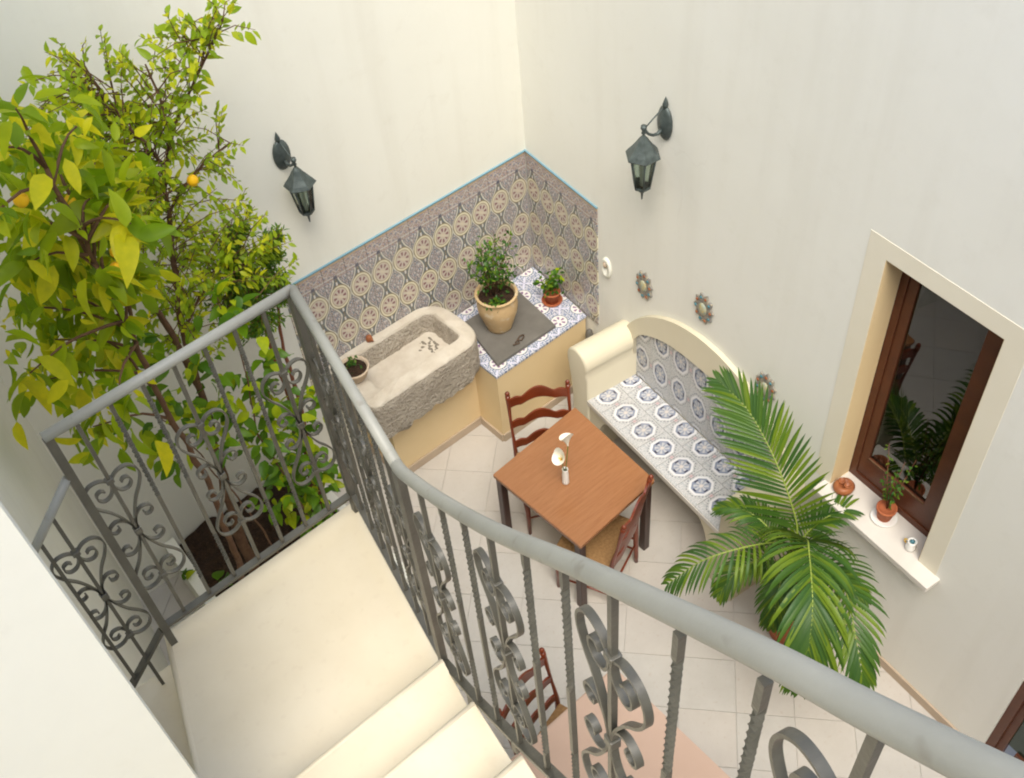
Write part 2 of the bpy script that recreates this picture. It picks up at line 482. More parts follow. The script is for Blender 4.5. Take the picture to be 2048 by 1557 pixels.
BETA = R_(-7.8229)
def fB(x, y, z=0.0):
    c, s_ = math.cos(BETA), math.sin(BETA)
    return Vector((x * c - y * s_, x * s_ + y * c, z))
def bthing(name, label, cat, x=0, y=0, z=0, group=None):
    """thing in the frame of the right-hand wall: local x into the wall, y along it, z up"""
    return thing(name, label, cat, fB(x, y, z), BETA, group)

def clip(poly, edges):
    """clip polygon by half planes (px,py,nx,ny): keep (p-P).n >= 0"""
    for (px, py, nx, ny) in edges:
        out = []
        for i in range(len(poly)):
            a, b = poly[i], poly[(i+1) % len(poly)]
            da = (a[0]-px)*nx + (a[1]-py)*ny; db = (b[0]-px)*nx + (b[1]-py)*ny
            if da >= 0: out.append(a)
            if (da >= 0) != (db >= 0):
                t = da / (da - db); out.append((a[0]+(b[0]-a[0])*t, a[1]+(b[1]-a[1])*t))
        poly = out
        if len(poly) < 3: return []
    return poly
def area(p): return abs(sum(p[i][0]*p[(i+1)%len(p)][1]-p[(i+1)%len(p)][0]*p[i][1] for i in range(len(p)))/2)

# ------------------------------------------------------------------ setting: walls and floor
TOPZ = 7.6
def wall(name, p0, p1, z0, z1, th, mat, label, holes=()):
    """wall whose visible face runs p0->p1; thickness th to the right of the direction"""
    d = Vector((p1[0]-p0[0], p1[1]-p0[1], 0)); L = d.length; d.normalize(); nr = Vector((d.y, -d.x, 0))
    r = thing(name, label, 'wall', (p0[0], p0[1], 0))
    r['kind'] = 'structure'; del r['category']
    return r, d, nr, L

def wall_box(name, label, a, b, z0, z1, nrm, th, mat, holes=()):
    """wall slab with rectangular holes given as (s0,s1,z0,z1) along a->b"""
    a = Vector((*a, 0)); b = Vector((*b, 0)); d = (b - a); L = d.length; d.normalize(); nv = Vector((*nrm, 0)).normalized()
    mb = MB()
    ss = sorted({0.0, L, *[h[0] for h in holes], *[h[1] for h in holes]})
    zs = sorted({z0, z1, *[h[2] for h in holes], *[h[3] for h in holes]})
    def solid(i, j):
        if i < 0 or j < 0 or i >= len(ss)-1 or j >= len(zs)-1: return False
        sc, zc = (ss[i]+ss[i+1])/2, (zs[j]+zs[j+1])/2
        return not any(h[0] < sc < h[1] and h[2] < zc < h[3] for h in holes)
    def P(s_, z, t): p = a + d*s_ + nv*t; return mb.vert((p.x, p.y, z))
    for i in range(len(ss)-1):
        for j in range(len(zs)-1):
            if not solid(i, j): continue
            s0, s1, y0, y1 = ss[i], ss[i+1], zs[j], zs[j+1]
            mb.face([P(s0,y0,0),P(s1,y0,0),P(s1,y1,0),P(s0,y1,0)])
            mb.face([P(s0,y0,th),P(s0,y1,th),P(s1,y1,th),P(s1,y0,th)])
            if not solid(i-1,j): mb.face([P(s0,y0,0),P(s0,y1,0),P(s0,y1,th),P(s0,y0,th)])
            if not solid(i+1,j): mb.face([P(s1,y0,0),P(s1,y0,th),P(s1,y1,th),P(s1,y1,0)])
            if not solid(i,j-1): mb.face([P(s0,y0,0),P(s0,y0,th),P(s1,y0,th),P(s1,y0,0)])
            if not solid(i,j+1): mb.face([P(s0,y1,0),P(s1,y1,0),P(s1,y1,th),P(s0,y1,th)])
    o = mb.build(name, mat)
    return tag(o, label, None, None, 'structure')

yD = -8.6
pB = fB(0, yD / math.cos(BETA) * 1.02)
W_Y0, W_Y1, W_Z0, W_Z1 = -3.07, -3.725, 1.13, 2.815
back_wall = wall_box('wall_back', 'cream rendered wall behind the stone trough and tree', (-3.70, 0), (0.03, 0), 0, TOPZ, (0, 1), .3, M['plaster'])
right_wall = wall_box('wall_right', 'pale rendered wall with the window above the masonry bench', (0, 0), (pB.x, pB.y), 0, TOPZ, (math.cos(BETA), math.sin(BETA)), .35, M['plaster_white'],
         holes=((-W_Y0, -W_Y1, W_Z0-.036, W_Z1), (4.46, 5.36, 0.0, 2.05)))
left_wall = wall_box('wall_left', 'bright cream wall beside the lemon tree', (-3.70, 0), (-4.22, -3.1), 0, TOPZ, (-1, .168), .3, M['plaster'])
wall_box('wall_stair', 'cream wall between the flights of the staircase', (-4.004, -3.64), (-6.0, -3.64), 0, TOPZ, (0, 1), .28, M['plaster'])
wall_box('wall_stair_well', 'cream wall closing the stairwell on the left', (-6.0, -3.36), (-6.0, yD), 0, TOPZ, (-1, 0), .3, M['plaster'])
wall_box('wall_far', 'cream wall behind the viewer', (-6.0, yD), (pB.x + .2, yD), 0, TOPZ, (0, -1), .3, M['plaster'])

# floor with its diagonal tiles
fl = MB(); fl.prism([(-6.2, -8.8), (.6, -8.8), (.6, .2), (-6.2, .2)], -.2, -.006)
floor = tag(fl.build('floor', M['grout']), 'courtyard floor of pale marbled tiles laid diagonally', None, None, 'structure')
g0 = Vector((-.595, -2.13)); ta = R_(-48.4); TS = .345
e1 = Vector((math.cos(ta), math.sin(ta))); e2 = Vector((-e1.y, e1.x))
hw = TS/2 - .0015
tm = MB(); tm.prism([(-hw,-hw),(hw,-hw),(hw,hw),(-hw,hw)], -.006, .001, .0012)
tile_me = None; edge = MB(); ntile = 0
cb, sb = math.cos(BETA), math.sin(BETA)
inroom = [(0, 0, 0, -1), (0, 0, -cb, -sb), (-3.95, 0, 1, 0), (0, -4.6, 0, 1)]
for i in range(-14, 15):
    for j in range(-16, 16):
        c = g0 + e1*(i+.5)*TS + e2*(j+.5)*TS
        quad = [tuple(c + e1*a*hw + e2*b_*hw) for a, b_ in ((-1,-1),(1,-1),(1,1),(-1,1))]
        q = clip(quad, inroom)
        if not q or area(q) < .004: continue
        if area(q) > area(quad)*.999:
            if tile_me is None:
                o = tm.build('floor_tile', M['floortile'], floor); tile_me = o
            else:
                o = tile_me.copy(); COL.objects.link(o)
            o.location = (c.x, c.y, 0); o.rotation_euler = (0, 0, ta + random.choice((0, 1, 2, 3))*math.pi/2); ntile += 1
        else:
            mq = MB(); mq.prism(q, -.006, .001, .0)
            mq.build('floor_tile', M['floortile'], floor)

def skirt(a, b, nrm, label, h=.075, z=0.001):
    a = Vector(a); b = Vector(b); n_ = Vector(nrm)*.014
    mb = MB(); mb.prism([tuple(a), tuple(a+n_), tuple(b+n_), tuple(b)] if (b-a).cross(n_) < 0 else [tuple(a), tuple(b), tuple(b+n_), tuple(a+n_)], z, z+h, .004)
    return mb
def add_skirt(parent, a, b, nrm, **k):
    o = skirt(a, b, nrm, '', **k).build('skirting_board', M['skirting'], parent); return o
nB = (-cb, -sb)
pa, pb2 = fB(0, -2.9), fB(0, -4.455)
add_skirt(right_wall, (pa.x, pa.y), (pb2.x, pb2.y), nB)

# ------------------------------------------------------------------ majolica on the corner walls
def tile_piece(name, poly, to_local, thick, mat, parent, uvf, e=.0015):
    """extrude a 2D outline; to_local maps (a,b,depth) -> 3D"""
    mb = MB(); n = len(poly)
    cx = sum(p[0] for p in poly)/n; cy = sum(p[1] for p in poly)/n
    def sh(p): 
        l = math.hypot(p[0]-cx, p[1]-cy) or 1
        return (p[0]-(p[0]-cx)/l*e, p[1]-(p[1]-cy)/l*e)
    r0 = [mb.vert(to_local(a, b_, 0)) for a, b_ in poly]
    r1 = [mb.vert(to_local(a, b_, thick-e)) for a, b_ in poly]
    top = [sh(p) for p in poly]
    r2 = [mb.vert(to_local(a, b_, thick)) for a, b_ in top]
    for x, y in ((r0, r1), (r1, r2)):
        for i in range(n):
            j = (i+1) % n; mb.face([x[i], x[j], y[j], y[i]], [uvf(*poly[i]), uvf(*poly[j]), uvf(*poly[j]), uvf(*poly[i])])
    mb.face(r2, [uvf(a, b_) for a, b_ in top])
    return mb.build(name, mat, parent)

ZT, ZM = 1.770, 1.478          # top of the tiling, centre of upper medallion row
zrow = [ZM - TH/2 + TH*k for k in (1, 0, -1, -2, -3)]   # row boundaries
def tile_wall(parent, tol, s_lo, s_hi, s0, sgn):
    """s = distance from the corner; s0 = centre of first column"""
    k = 0; first = {}
    while True:
        c = s0 + TW*k
        a0, a1 = c - TW/2, c + TW/2
        if k == 0: a0 = s_lo
        if a0 >= s_hi: break
        a1 = min(a1, s_hi)
        g = .0012
        for zi in range(len(zrow)-1):
            zb, zt = zrow[zi+1], zrow[zi]
            if zb < .45: continue
            P = [(a0+g, zb+g), (a1-g, zb+g), (a1-g, zt-g), (a0+g, zt-g)]
            uvf = lambda a, z, c=c, zb=zb: ((a-c)/TW + .5, (z-zb)/TH)
            tile_piece('majolica_tile', P, tol, .009, M['walltile'], parent, uvf)
        zb, zt = zrow[0], ZT
        P = [(a0+g, zb+g), (a1-g, zb+g), (a1-g, zt-g), (a0+g, zt-g)]
        tile_piece('border_tile', P, tol, .009, M['bordertile'], parent, lambda a, z, c=c: ((a-c)/TW+.5, (z-zrow[0])/(ZT-zrow[0])))
        k += 1
tile_wall(back_wall, lambda a, z, d: (-a, -d, z), .012, 2.05, .100, -1)
def tolB(a, z, d):
    p = fB(-d, -a, z); return tuple(p)
tile_wall(right_wall, tolB, .012, .853, .086, 1)
mb = MB(); mb.box((-2.05, -.013, ZT), (0, 0, ZT+.009)); mb.build('tile_liner', M['liner'], back_wall)
mb = MB(); mb.v = []; 
def boxB(mb, lo, hi, bevel=0.0):
    M4 = Matrix.Rotation(BETA, 4, 'Z'); mb.box(lo, hi, bevel, M4)
boxB(mb, (-.013, -.853, ZT), (0, -.014, ZT+.009)); mb.build('tile_liner', M['liner'], right_wall)

# ------------------------------------------------------------------ trough base, counter
base = thing('masonry_plinth', 'low ochre plastered plinth carrying the stone trough against the tiled wall', 'plinth', (-1.35, -.22, 0), world=True)
mb = MB(); mb.prism([(-1.765, -.442), (-.992, -.442), (-.992, -.02), (-1.765, -.02)], 0, .66, .012); mb.build('plaster_body', M['mustard'], base)
add_skirt(base, (-1.765, -.442), (-.992, -.442), (0, -1))
add_skirt(base, (-1.765, -.02), (-1.765, -.442), (-1, 0))

CX, CY = -.991, -.7046
xb0 = fB(0, -.70).x
ctr = thing('tiled_counter', 'ochre plastered corner counter topped with blue and white tiles', 'counter', (-.5, -.35, 0), world=True)
mb = MB(); mb.prism([(CX, CY), (-.120, CY), (-.03, -.012), (CX, -.012)], 0, .69, .004); mb.build('plaster_body', M['mustard'], ctr)
add_skirt(ctr, (CX, CY), (-.120, CY), (0, -1)); add_skirt(ctr, (CX, -.442), (CX, CY), (-1, 0))
reg = [(CX-.006, 0, 1, 0), (0, CY-.006, 0, 1), (0, -.014, 0, -1), (-.016, 0, -cb, -sb)]
CT = .2
for i in range(6):
    for j in range(4):
        x0 = CX - .006 + i*CT; y0 = CY - .006 + j*CT; g = .001
        q = clip([(x0+g, y0+g), (x0+CT-g, y0+g), (x0+CT-g, y0+CT-g), (x0+g, y0+CT-g)], reg)
        if q and area(q) > .0006:
            tile_piece('counter_tile', q, lambda a, b_, d: (a, b_, .69 + d), .020, M['countertile'], ctr, lambda a, b_, x0=x0, y0=y0: ((a-x0)/CT, (b_-y0)/CT))
# dark round-topped stub set in the gap between counter end and right wall
gp = thing('dark_stub', 'short dark pipe in the gap between counter end and right wall', 'stub', fB(-.052, -.80, 0), BETA)
mb = MB(); mb.lathe([(.030, 0), (.030, .60), (.024, .635), (.010, .655), (0, .66)], 16); mb.build('stub', M['basalt'], gp, True)
mb = MB(); mb.box((.0, -.02, .3), (.05, .02, .32)); mb.build('wall_clip', M['basalt'], gp)

slab = MB(); slab.prism([(-.925, -.638), (-.362, -.642), (-.300, -.150), (-.815, -.135)], 0, .028, .004)
slab.v = [(x+.6, y+.4, z) for x, y, z in slab.v]
o = slab.build('stone_slab', M['basalt']); o.location = (-.6, -.4, .711)
tag(o, 'square dark grey stone slab lying on the blue and white counter tiles', 'stone slab')

# ------------------------------------------------------------------ stone trough
def rrect(x0, y0, x1, y1, r, n=8):
    P = []
    rs = r if hasattr(r, '__len__') else [r]*4
    for (cx, cy, a0), rr in zip(((x1, y1, 0), (x0, y1, 90), (x0, y0, 180), (x1, y0, 270)), rs):
        sx = -1 if cx == x1 else 1; sy = -1 if cy == y1 else 1
        for k in range(n+1):
            a = R_(a0 + 90*k/n); P.append((cx + sx*rr + rr*math.cos(a), cy + sy*rr + rr*math.sin(a)))
    out = []
    n_ = len(P)
    for i in range(n_):                       # refine long edges
        a, b_ = P[i], P[(i+1) % n_]; L = math.hypot(a[0]-b_[0], a[1]-b_[1]); k = max(1, int(L/.03))
        for t in range(k): out.append((a[0]+(b_[0]-a[0])*t/k, a[1]+(b_[1]-a[1])*t/k))
    return out
def resample(P, n):
    L = [0]
    for i in range(len(P)): a, b_ = P[i], P[(i+1)%len(P)]; L.append(L[-1]+math.hypot(a[0]-b_[0], a[1]-b_[1]))
    out = []; j = 0
    for k in range(n):
        t = L[-1]*k/n
        while L[j+1] < t: j += 1
        a, b_ = P[j], P[(j+1)%len(P)]; f = (t-L[j])/max(1e-9, L[j+1]-L[j]); out.append((a[0]+(b_[0]-a[0])*f, a[1]+(b_[1]-a[1])*f))
    return out
tr = thing('stone_trough', 'old rough hewn stone trough set on the ochre plinth under the tiles', 'stone trough', (-1.42, -.29, .64), world=True)
def nz(p, a, s_=9.0): 
    v = Vector(p); return v + Vector((noise.noise(v*s_), noise.noise(v*s_+Vector((9,3,1))), noise.noise(v*s_+Vector((2,7,5)))))*a
NP = 110
X0, X1, Y0, Y1, ZR = -1.93, -.955, -.575, -.012, 1.0
mb = MB(); mb.cur = 0
def ringT(pts, z, amp, s_=9.0, zf=None):
    return [mb.vert(nz((x, y, zf(x, y) if zf else z), amp, s_)) for x, y in resample(pts, NP)]
oc = [.20, .06, .08, .16]
def zbot(x, y): return .64 + .045*noise.noise(Vector((x*7, y*3, 2.1))) + .035*noise.noise(Vector((x*19, y*3, 5.1))) + (.09*max(0, (x+1.25)/.3)**2 if y < -.3 else 0)
outer = rrect(X0, Y0, X1, Y1, oc); outm = rrect(X0-.004, Y0-.006, X1+.004, Y1, oc)
inner = rrect(-1.775, -.455, -1.07, -.085, [.07, .03, .04, .06])
inb = rrect(-1.75, -.43, -1.10, -.11, [.05, .03, .03, .05])
ra = ringT(rrect(X0+.03, Y0+.05, X1-.04, Y1, oc), .64, .012, 12, lambda x, y: zbot(x, y)-.01)
rb = ringT(outm, .66, .010, 14, lambda x, y: zbot(x, y)+.02)
levels = [ra, rb] + [ringT(outm, .66+.34*t, .011, 13, lambda x, y, t=t: (zbot(x, y)+.02)*(1-t)+.975*t) for t in (.2, .4, .6, .8)] 
levels.append(ringT(outer, .985, .006)); 
rim0 = ringT(rrect(X0+.012, Y0+.012, X1-.012, Y1-.002, oc), ZR, .006)
def bridge(a, b_):
    for i in range(NP): j = (i+1) % NP; mb.face([a[i], a[j], b_[j], b_[i]])
for a, b_ in zip(levels, levels[1:]): bridge(a, b_)
mb.face(ra[::-1]); mb.cur = 1
bridge(levels[-1], rim0)
rim1 = ringT(rrect(-1.79, -.468, -1.055, -.075, [.08, .03, .04, .07]), ZR+.002, .006)
bridge(rim0, rim1); rim2 = ringT(inner, .985, .005); bridge(rim1, rim2)
mb.cur = 0
prev = rim2
for t in (.33, .66, 1.0):
    q = ringT([(a[0]+(b_[0]-a[0])*t, a[1]+(b_[1]-a[1])*t) for a, b_ in zip(resample(inner, NP), resample(inb, NP))], .985-.145*t, .010, 22); bridge(prev, q); prev = q
mb.cur = 1
bot = [mb.vert((x, y, .838)) for x, y in resample(rrect(-1.70, -.38, -1.15, -.16, .03), NP)]; bridge(prev, bot); mb.face(bot)
mb.build('basin', [M['stone'], M['stonerim']], tr, True, angle=50)
mb = MB()
for k in range(45):
    p = Vector((max(-1.40, min(-1.155, -1.18 + random.gauss(0, .035))), max(-.37, min(-.165, -.235 + random.gauss(0, .05))), .8375)); q_ = random.uniform(.4, 1.5)
    mb.lathe([(0, -.004), (.010*q_, -.001), (.008*q_, .002), (0, .003)], 6, p)
tag(mb.build('moss_patch', M['moss'], tr, True), None, None, None, 'stuff')
# small clay spout and white soap stone on the back rim
sp = thing('clay_spout', 'small brown clay spout on the back rim of the trough', 'spout', (-1.555, -.035, 1.0))
mb = MB(); mb.lathe([(.0, 0), (.022, 0), (.026, .02), (.018, .045), (.010, .05), (0, .05)], 14); mb.build('body', M['dish'], sp, True)
mb = MB(); mb.tube([(0, -.01, .03), (0, -.035, .035), (0, -.05, .028)], .007, 8); mb.build('nozzle', M['dish'], sp, True)
tg = MB(); tg.tube([(0,0,.012),(.03,.01,.02),(.05,-.012,.014),(.085,0,.024),(.10,.02,.012),(.07,.03,.014),(.04,.02,.008),(.02,-.02,.012),(-.03,-.01,.02)], .0055, 6)
o = tg.build('twisted_wire', M['wire'], None, True); o.location = (-.70, -.58, .738); tag(o, 'twisted rusty wire lying at the front edge of the grey slab', 'wire')

# ------------------------------------------------------------------ plants helpers
def leaf_verts(mb, p, d, up, L, Wd, droop=.25, fold=.25, n=4, tipw=.0):
    """one curved leaf: p base, d direction, up approx normal"""
    d = d.normalized(); s_ = d.cross(up)
    s_ = s_.normalized() if s_.length > 1e-4 else d.orthogonal().normalized()
    u = s_.cross(d).normalized()
    rows = []
    for i in range(n+1):
        t = i/n
        wv = Wd*.5*(math.sin(math.pi*min(1, t**.75*1.0))**.8 if 0 < t < 1 else 0.0)
        c = p + d*(L*t*(1-.12*droop*t)) - u*(L*droop*t*t)
        if i == 0 or i == n: rows.append([mb.vert(c)])
        else:
            rows.append([mb.vert(c - s_*wv + u*wv*fold), mb.vert(c), mb.vert(c + s_*wv + u*wv*fold)])
    a = rows[0][0]; r = rows[1]; mb.face([a, r[1], r[0]]); mb.face([a, r[2], r[1]])
    for x, y in zip(rows[1:-2], rows[2:-1]):
        mb.face([x[0], x[1], y[1], y[0]]); mb.face([x[1], x[2], y[2], y[1]])
    a = rows[-1][0]; r = rows[-2]; mb.face([a, r[0], r[1]]); mb.face([a, r[1], r[2]])

def leaf_mesh(name, L, Wd, mat, droop, fold, n=5):
    mb = MB(); leaf_verts(mb, Vector((0,0,0)), Vector((1,0,0)), Vector((0,0,1)), L, Wd, droop, fold, n)
    me = bpy.data.meshes.new(name); me.from_pydata(mb.v, [], mb.f); me.materials.append(mat)
    me.polygons.foreach_set('use_smooth', [True]*len(me.polygons)); return me
def put_leaf(me, name, parent, p, d, scale, roll=0.0):
    o = bpy.data.objects.new(name, me); COL.objects.link(o); o.parent = parent
    q = d.to_track_quat('X', 'Z'); o.rotation_mode = 'QUATERNION'
    from mathutils import Quaternion
    o.rotation_quaternion = q @ Quaternion((1, 0, 0), roll)
    pl = p
    if parent.get('_world'):
        inv = parent['_inv']; pl = Matrix([inv[i*4:i*4+4] for i in range(4)]) @ Vector(p)
    o.location = pl; o.scale = (scale,)*3
    return o
def rvec(s_=1.0): return Vector((random.gauss(0, 1), random.gauss(0, 1), random.gauss(0, 1))).normalized()*s_

# planter
pl = thing('planter_bed', 'low plastered planter bed of dark soil at the foot of the trees', 'planter', (-2.9, -.6, 0), world=True)
mb = MB(); mb.prism([(-3.38, -1.38), (-2.32, -1.38), (-2.32, -1.30), (-3.38, -1.30)], 0, .38, .01)
mb.prism([(-2.38, -1.30), (-2.32, -1.30), (-2.32, -.012), (-2.38, -.012)], 0, .38, .01)
mb.prism([(-3.46, -1.38), (-3.38, -1.38), (-3.32, -.012), (-3.40, -.012)], 0, .38, .01)
mb.build('kerb', M['plaster'], pl)
mb = MB(); gx, gy = 40, 46
for j in range(gy+1):
    for i in range(gx+1):
        x = -3.38 + 1.0*i/gx; y = -1.30 + 1.285*j/gy
        mb.vert((x, y, .30 + .05*noise.noise(Vector((x*5, y*5, 0))) + .025*noise.noise(Vector((x*17, y*17, 3))) + .05*math.exp(-((x+2.9)**2+(y+.6)**2)*5)))
for j in range(gy):
    for i in range(gx): a = j*(gx+1)+i; mb.face([a, a+1, a+gx+2, a+gx+1])
tag(mb.build('soil', M['soil'], pl, True), None, None, None, 'stuff')

def trunk(name, parent, pts, r0, r1, mat, seg=9, rough=.25):
    P = []; pts = [Vector(p) for p in pts]
    for a, b_ in zip(pts, pts[1:]):
        k = max(2, int((b_-a).length/.06))
        for t in range(k): P.append(a.lerp(b_, t/k))
    P.append(pts[-1])
    # smooth
    for _ in range(4): P = [P[0]] + [(P[i-1]+P[i]*2+P[i+1])/4 for i in range(1, len(P)-1)] + [P[-1]]
    P = [p + Vector((noise.noise(p*6), noise.noise(p*6+Vector((5,5,5))), 0))*.02 for p in P]
    n = len(P); rr = [(r0+(r1-r0)*i/(n-1))*(1+rough*noise.noise(P[i]*11)) for i in range(n)]
    mb = MB(); mb.tube(P, rr, seg); return mb.build(name, mat, parent, True), P

# ---- lemon tree (large leaves, near the viewer)
lt = thing('lemon_tree', 'lemon tree with broad yellow-green leaves and ripe lemons beside the left wall', 'lemon tree', (-3.30, -1.25, .30), world=True)
_, LP = trunk('trunk', lt, [(-3.25,-1.22,.27),(-3.29,-1.30,1.1),(-3.231,-1.30,2.0),(-3.273,-1.38,2.7),(-3.302,-1.48,3.25),(-3.315,-1.55,3.75),(-3.343,-1.6,4.15)], .022, .008, M['bark'])
bigc = [(-3.326,-1.5,4.303),(-3.267,-1.5,4.198),(-3.374,-1.5,4.115),(-3.248,-1.5,4.070),(-3.236,-1.5,3.915),(-3.454,-1.5,3.931),(-3.402,-1.5,3.789),(-3.254,-1.5,3.770),(-3.151,-1.5,3.778),(-3.192,-1.5,3.614),(-3.526,-1.5,3.632),(-3.619,-1.5,3.596),(-3.579,-1.5,3.414),(-3.402,-1.5,3.499),(-3.336,-1.5,3.402),(-3.206,-1.5,3.523),(-3.436,-1.5,3.311),(-3.690,-1.5,3.389),(-3.674,-1.5,3.238),(-3.437,-1.5,3.142),(-3.613,-1.5,2.918),(-3.092,-1.5,3.880),(-3.179,-1.5,4.194),(-3.142,-1.5,4.055),(-3.402,-1.5,4.208),(-3.52,-1.5,3.80),(-3.53,-1.5,4.02),(-3.30,-1.5,3.62)]
lm = [leaf_mesh('leaf', 1, wd, M['lemonleaf'], dr, fo, 6) for wd, dr, fo in ((.40, .35, .45), (.46, .6, .3), (.34, .2, .55), (.44, .1, .5))]
nl = 0
lemon_clusters = []
for ci, c in enumerate(bigc):
    dy = random.uniform(-.25, .45); c = Vector(c) + Vector((.21*dy, dy, -.62*dy))
    near = min(LP, key=lambda q: (q-c).length + .9*max(0, q.z-c.z+.05))
    mid = near.lerp(c, .5) + Vector((0, 0, .06))
    trunk('branch', lt, [near, mid, c], .008, .003, M['bark'], 6)
    k = 10 if ci % 2 else 11
    for i in range(k):
        if nl >= 294: break
        p = near.lerp(c, random.uniform(.45, 1.0)) + rvec(.07)*random.random()
        if i > 3: p = c + rvec(.11)*random.random()
        d = (p - near).normalized()*.4 + rvec(.75) + Vector((0, 0, -.9 if c.z < 3.8 else -.35))
        put_leaf(random.choice(lm), 'leaf', lt, p, d, random.uniform(.10, .19)*(.68 if c.z > 3.95 else 1), random.uniform(-.9, .9)); nl += 1
mb = MB()
for c in bigc:
    for i in range(22):
        dy = random.uniform(-.1, .7); p = Vector(c) + Vector((.21*dy, dy, -.62*dy)) + rvec(.19)*random.random()
        L = random.uniform(.05, .15); leaf_verts(mb, p, rvec() + Vector((0, 0, -.7)), rvec()+Vector((0,-.3,1)), L, L*random.uniform(.32,.46), random.uniform(0, .6), .45, 5)
tag(mb.build('small_leaves', M['lemonleaf'], lt, True), None, None, None, 'stuff')
# leaves low on the tree, hanging at the railing
for p, d, s_ in [((-3.50,-1.72,3.08),(-.1,.1,-1),.20),((-3.57,-1.7,3.20),(-.2,0,-1),.19),((-3.44,-1.75,2.98),(.1,.1,-1),.19)]:
    put_leaf(lm[0], 'leaf', lt, Vector(p), Vector(d), s_, random.uniform(-.5, .5))
def lemon(p, r, ang):
    mb = MB(); M4 = Matrix.Rotation(ang, 4, 'X')
    mb.lathe([(0, -1.32*r), (.16*r, -1.25*r), (.30*r, -1.08*r), (.72*r, -.72*r), (.97*r, -.15*r), (.93*r, .35*r), (.62*r, .85*r), (.22*r, 1.08*r), (.12*r, 1.18*r), (0, 1.2*r)], 16, (0,0,0), M4)
    o = mb.build('lemon', M['lemon'], None, True); return o
for p, r, a, pr in (((-3.279,-1.62,3.680), .036, .2, lt), ((-3.250,-1.60,3.745), .024, .9, lt), ((-3.301,-1.5,3.941), .022, -.3, lt), ((-3.46,-1.6,4.09), .026, .4, lt)):
    o = lemon(p, r, a); o.parent = pr; o.location = Vector(p) - pr.location

# ---- fine-leaved shrub trained up the wall
sh = thing('climbing_shrub', 'tall climbing shrub with fine pale leaves against the back wall', 'shrub', (-3.05, -.72, .30), world=True)
_, T1 = trunk('trunk', sh, [(-3.106,-.75,.27),(-3.053,-.70,1.006),(-3.006,-.75,1.677),(-2.957,-.80,2.248),(-2.980,-.80,2.520),(-3.0,-.85,2.738),(-3.06,-.9,2.939)], .040, .014, M['bark'])
br = []
for pts in ([(-2.957,-.80,2.248),(-2.894,-.70,2.565),(-2.770,-.60,2.885),(-2.656,-.60,3.324),(-2.502,-.60,3.543),(-2.371,-.60,3.661),(-2.170,-.60,3.844)],
            [(-2.656,-.60,3.324),(-2.79,-.70,3.648),(-2.852,-.70,3.96)],
            [(-2.90,-.72,2.50),(-2.724,-.60,2.559),(-2.524,-.50,2.628),(-2.435,-.50,2.415)],
            [(-2.70,-.60,3.10),(-2.50,-.55,3.20),(-2.324,-.60,3.266)],
            [(-2.60,-.60,3.42),(-2.55,-.60,3.60),(-2.578,-.60,3.80)]):
    _, P = trunk('branch', sh, pts, .020 if len(pts) > 4 else .009, .004, M['bark'], 6); br += P
finec = [(-2.578,-.6,3.753),(-2.456,-.6,3.82),(-2.31,-.6,3.807),(-2.2,-.6,3.832),(-2.632,-.6,3.604),(-2.487,-.6,3.587),(-2.769,-.6,3.568),(-2.697,-.6,3.427),(-2.642,-.6,3.289),(-2.846,-.6,3.23),(-2.795,-.6,3.084),(-2.324,-.6,3.266),(-2.492,-.6,3.003),(-2.394,-.6,2.854),(-2.567,-.6,2.859),(-2.393,-.6,2.657),(-2.304,-.6,2.535),(-2.521,-.6,2.635),(-2.641,-.6,2.808),(-2.722,-.6,2.381),(-2.744,-.6,2.674),(-2.852,-.7,3.96),(-2.824,-.6,3.909),(-2.93,-.7,3.42),(-2.98,-.7,3.60),(-3.05,-.8,3.45),(-2.9,-.7,2.95),(-3.0,-.8,3.2),(-2.95,-.7,3.75),(-3.12,-.8,3.75),(-3.2,-.9,3.62),(-3.05,-.8,3.9),(-2.85,-.7,2.75),(-2.95,-.75,2.6),(-2.6,-.6,2.5),(-2.75,-.6,3.2),(-2.9,-.7,3.3),(-2.45,-.6,3.4)]
fl_ = [leaf_mesh('leaf', 1, wd, M['fineleaf'], dr, .3, 4) for wd, dr in ((.42, .2), (.5, .35))]
allb = br + T1; cnt = 0
tw = MB(); lf = MB()
for ci, c in enumerate(finec):
    c = Vector(c)
    for t_ in range(10):
        near = min(random.sample(allb, 22), key=lambda q: (q-c).length + .5*max(0, q.z-c.z)); e = c + rvec(.16)
        if (near-e).length > .32: near = e + (near-e).normalized()*.32
        tw.tube([near, near.lerp(e, .5)+Vector((0,0,.03)), e], [.0035, .0025, .0012], 4, False)
        nn = max(5, int((e-near).length/.022)); ax = (e-near).normalized(); sd_ = ax.orthogonal().normalized()
        for i in range(nn):
            f = .35 + .65*i/nn; p = near.lerp(e, f); sd2 = (sd_ if i % 2 else -sd_) + rvec(.5)
            dd = (ax*.7 + sd2).normalized(); L = random.uniform(.030, .062)
            if cnt < 270 and i % 4 == 0: put_leaf(random.choice(fl_), 'leaf', sh, p, dd, L*1.5, random.uniform(-1, 1)); cnt += 1
            else: leaf_verts(lf, p, dd, Vector((0, 0, 1)) + rvec(.6), L, L*.45, .2, .3, 3)
tag(tw.build('twigs', M['bark'], sh), None, None, None, 'stuff')
tag(lf.build('small_leaves', M['fineleaf'], sh, True), None, None, None, 'stuff')
o = lemon((0,0,0), .028, .3); o.parent = sh; o.location = Vector((-2.592,-.70,3.25)) - sh.location

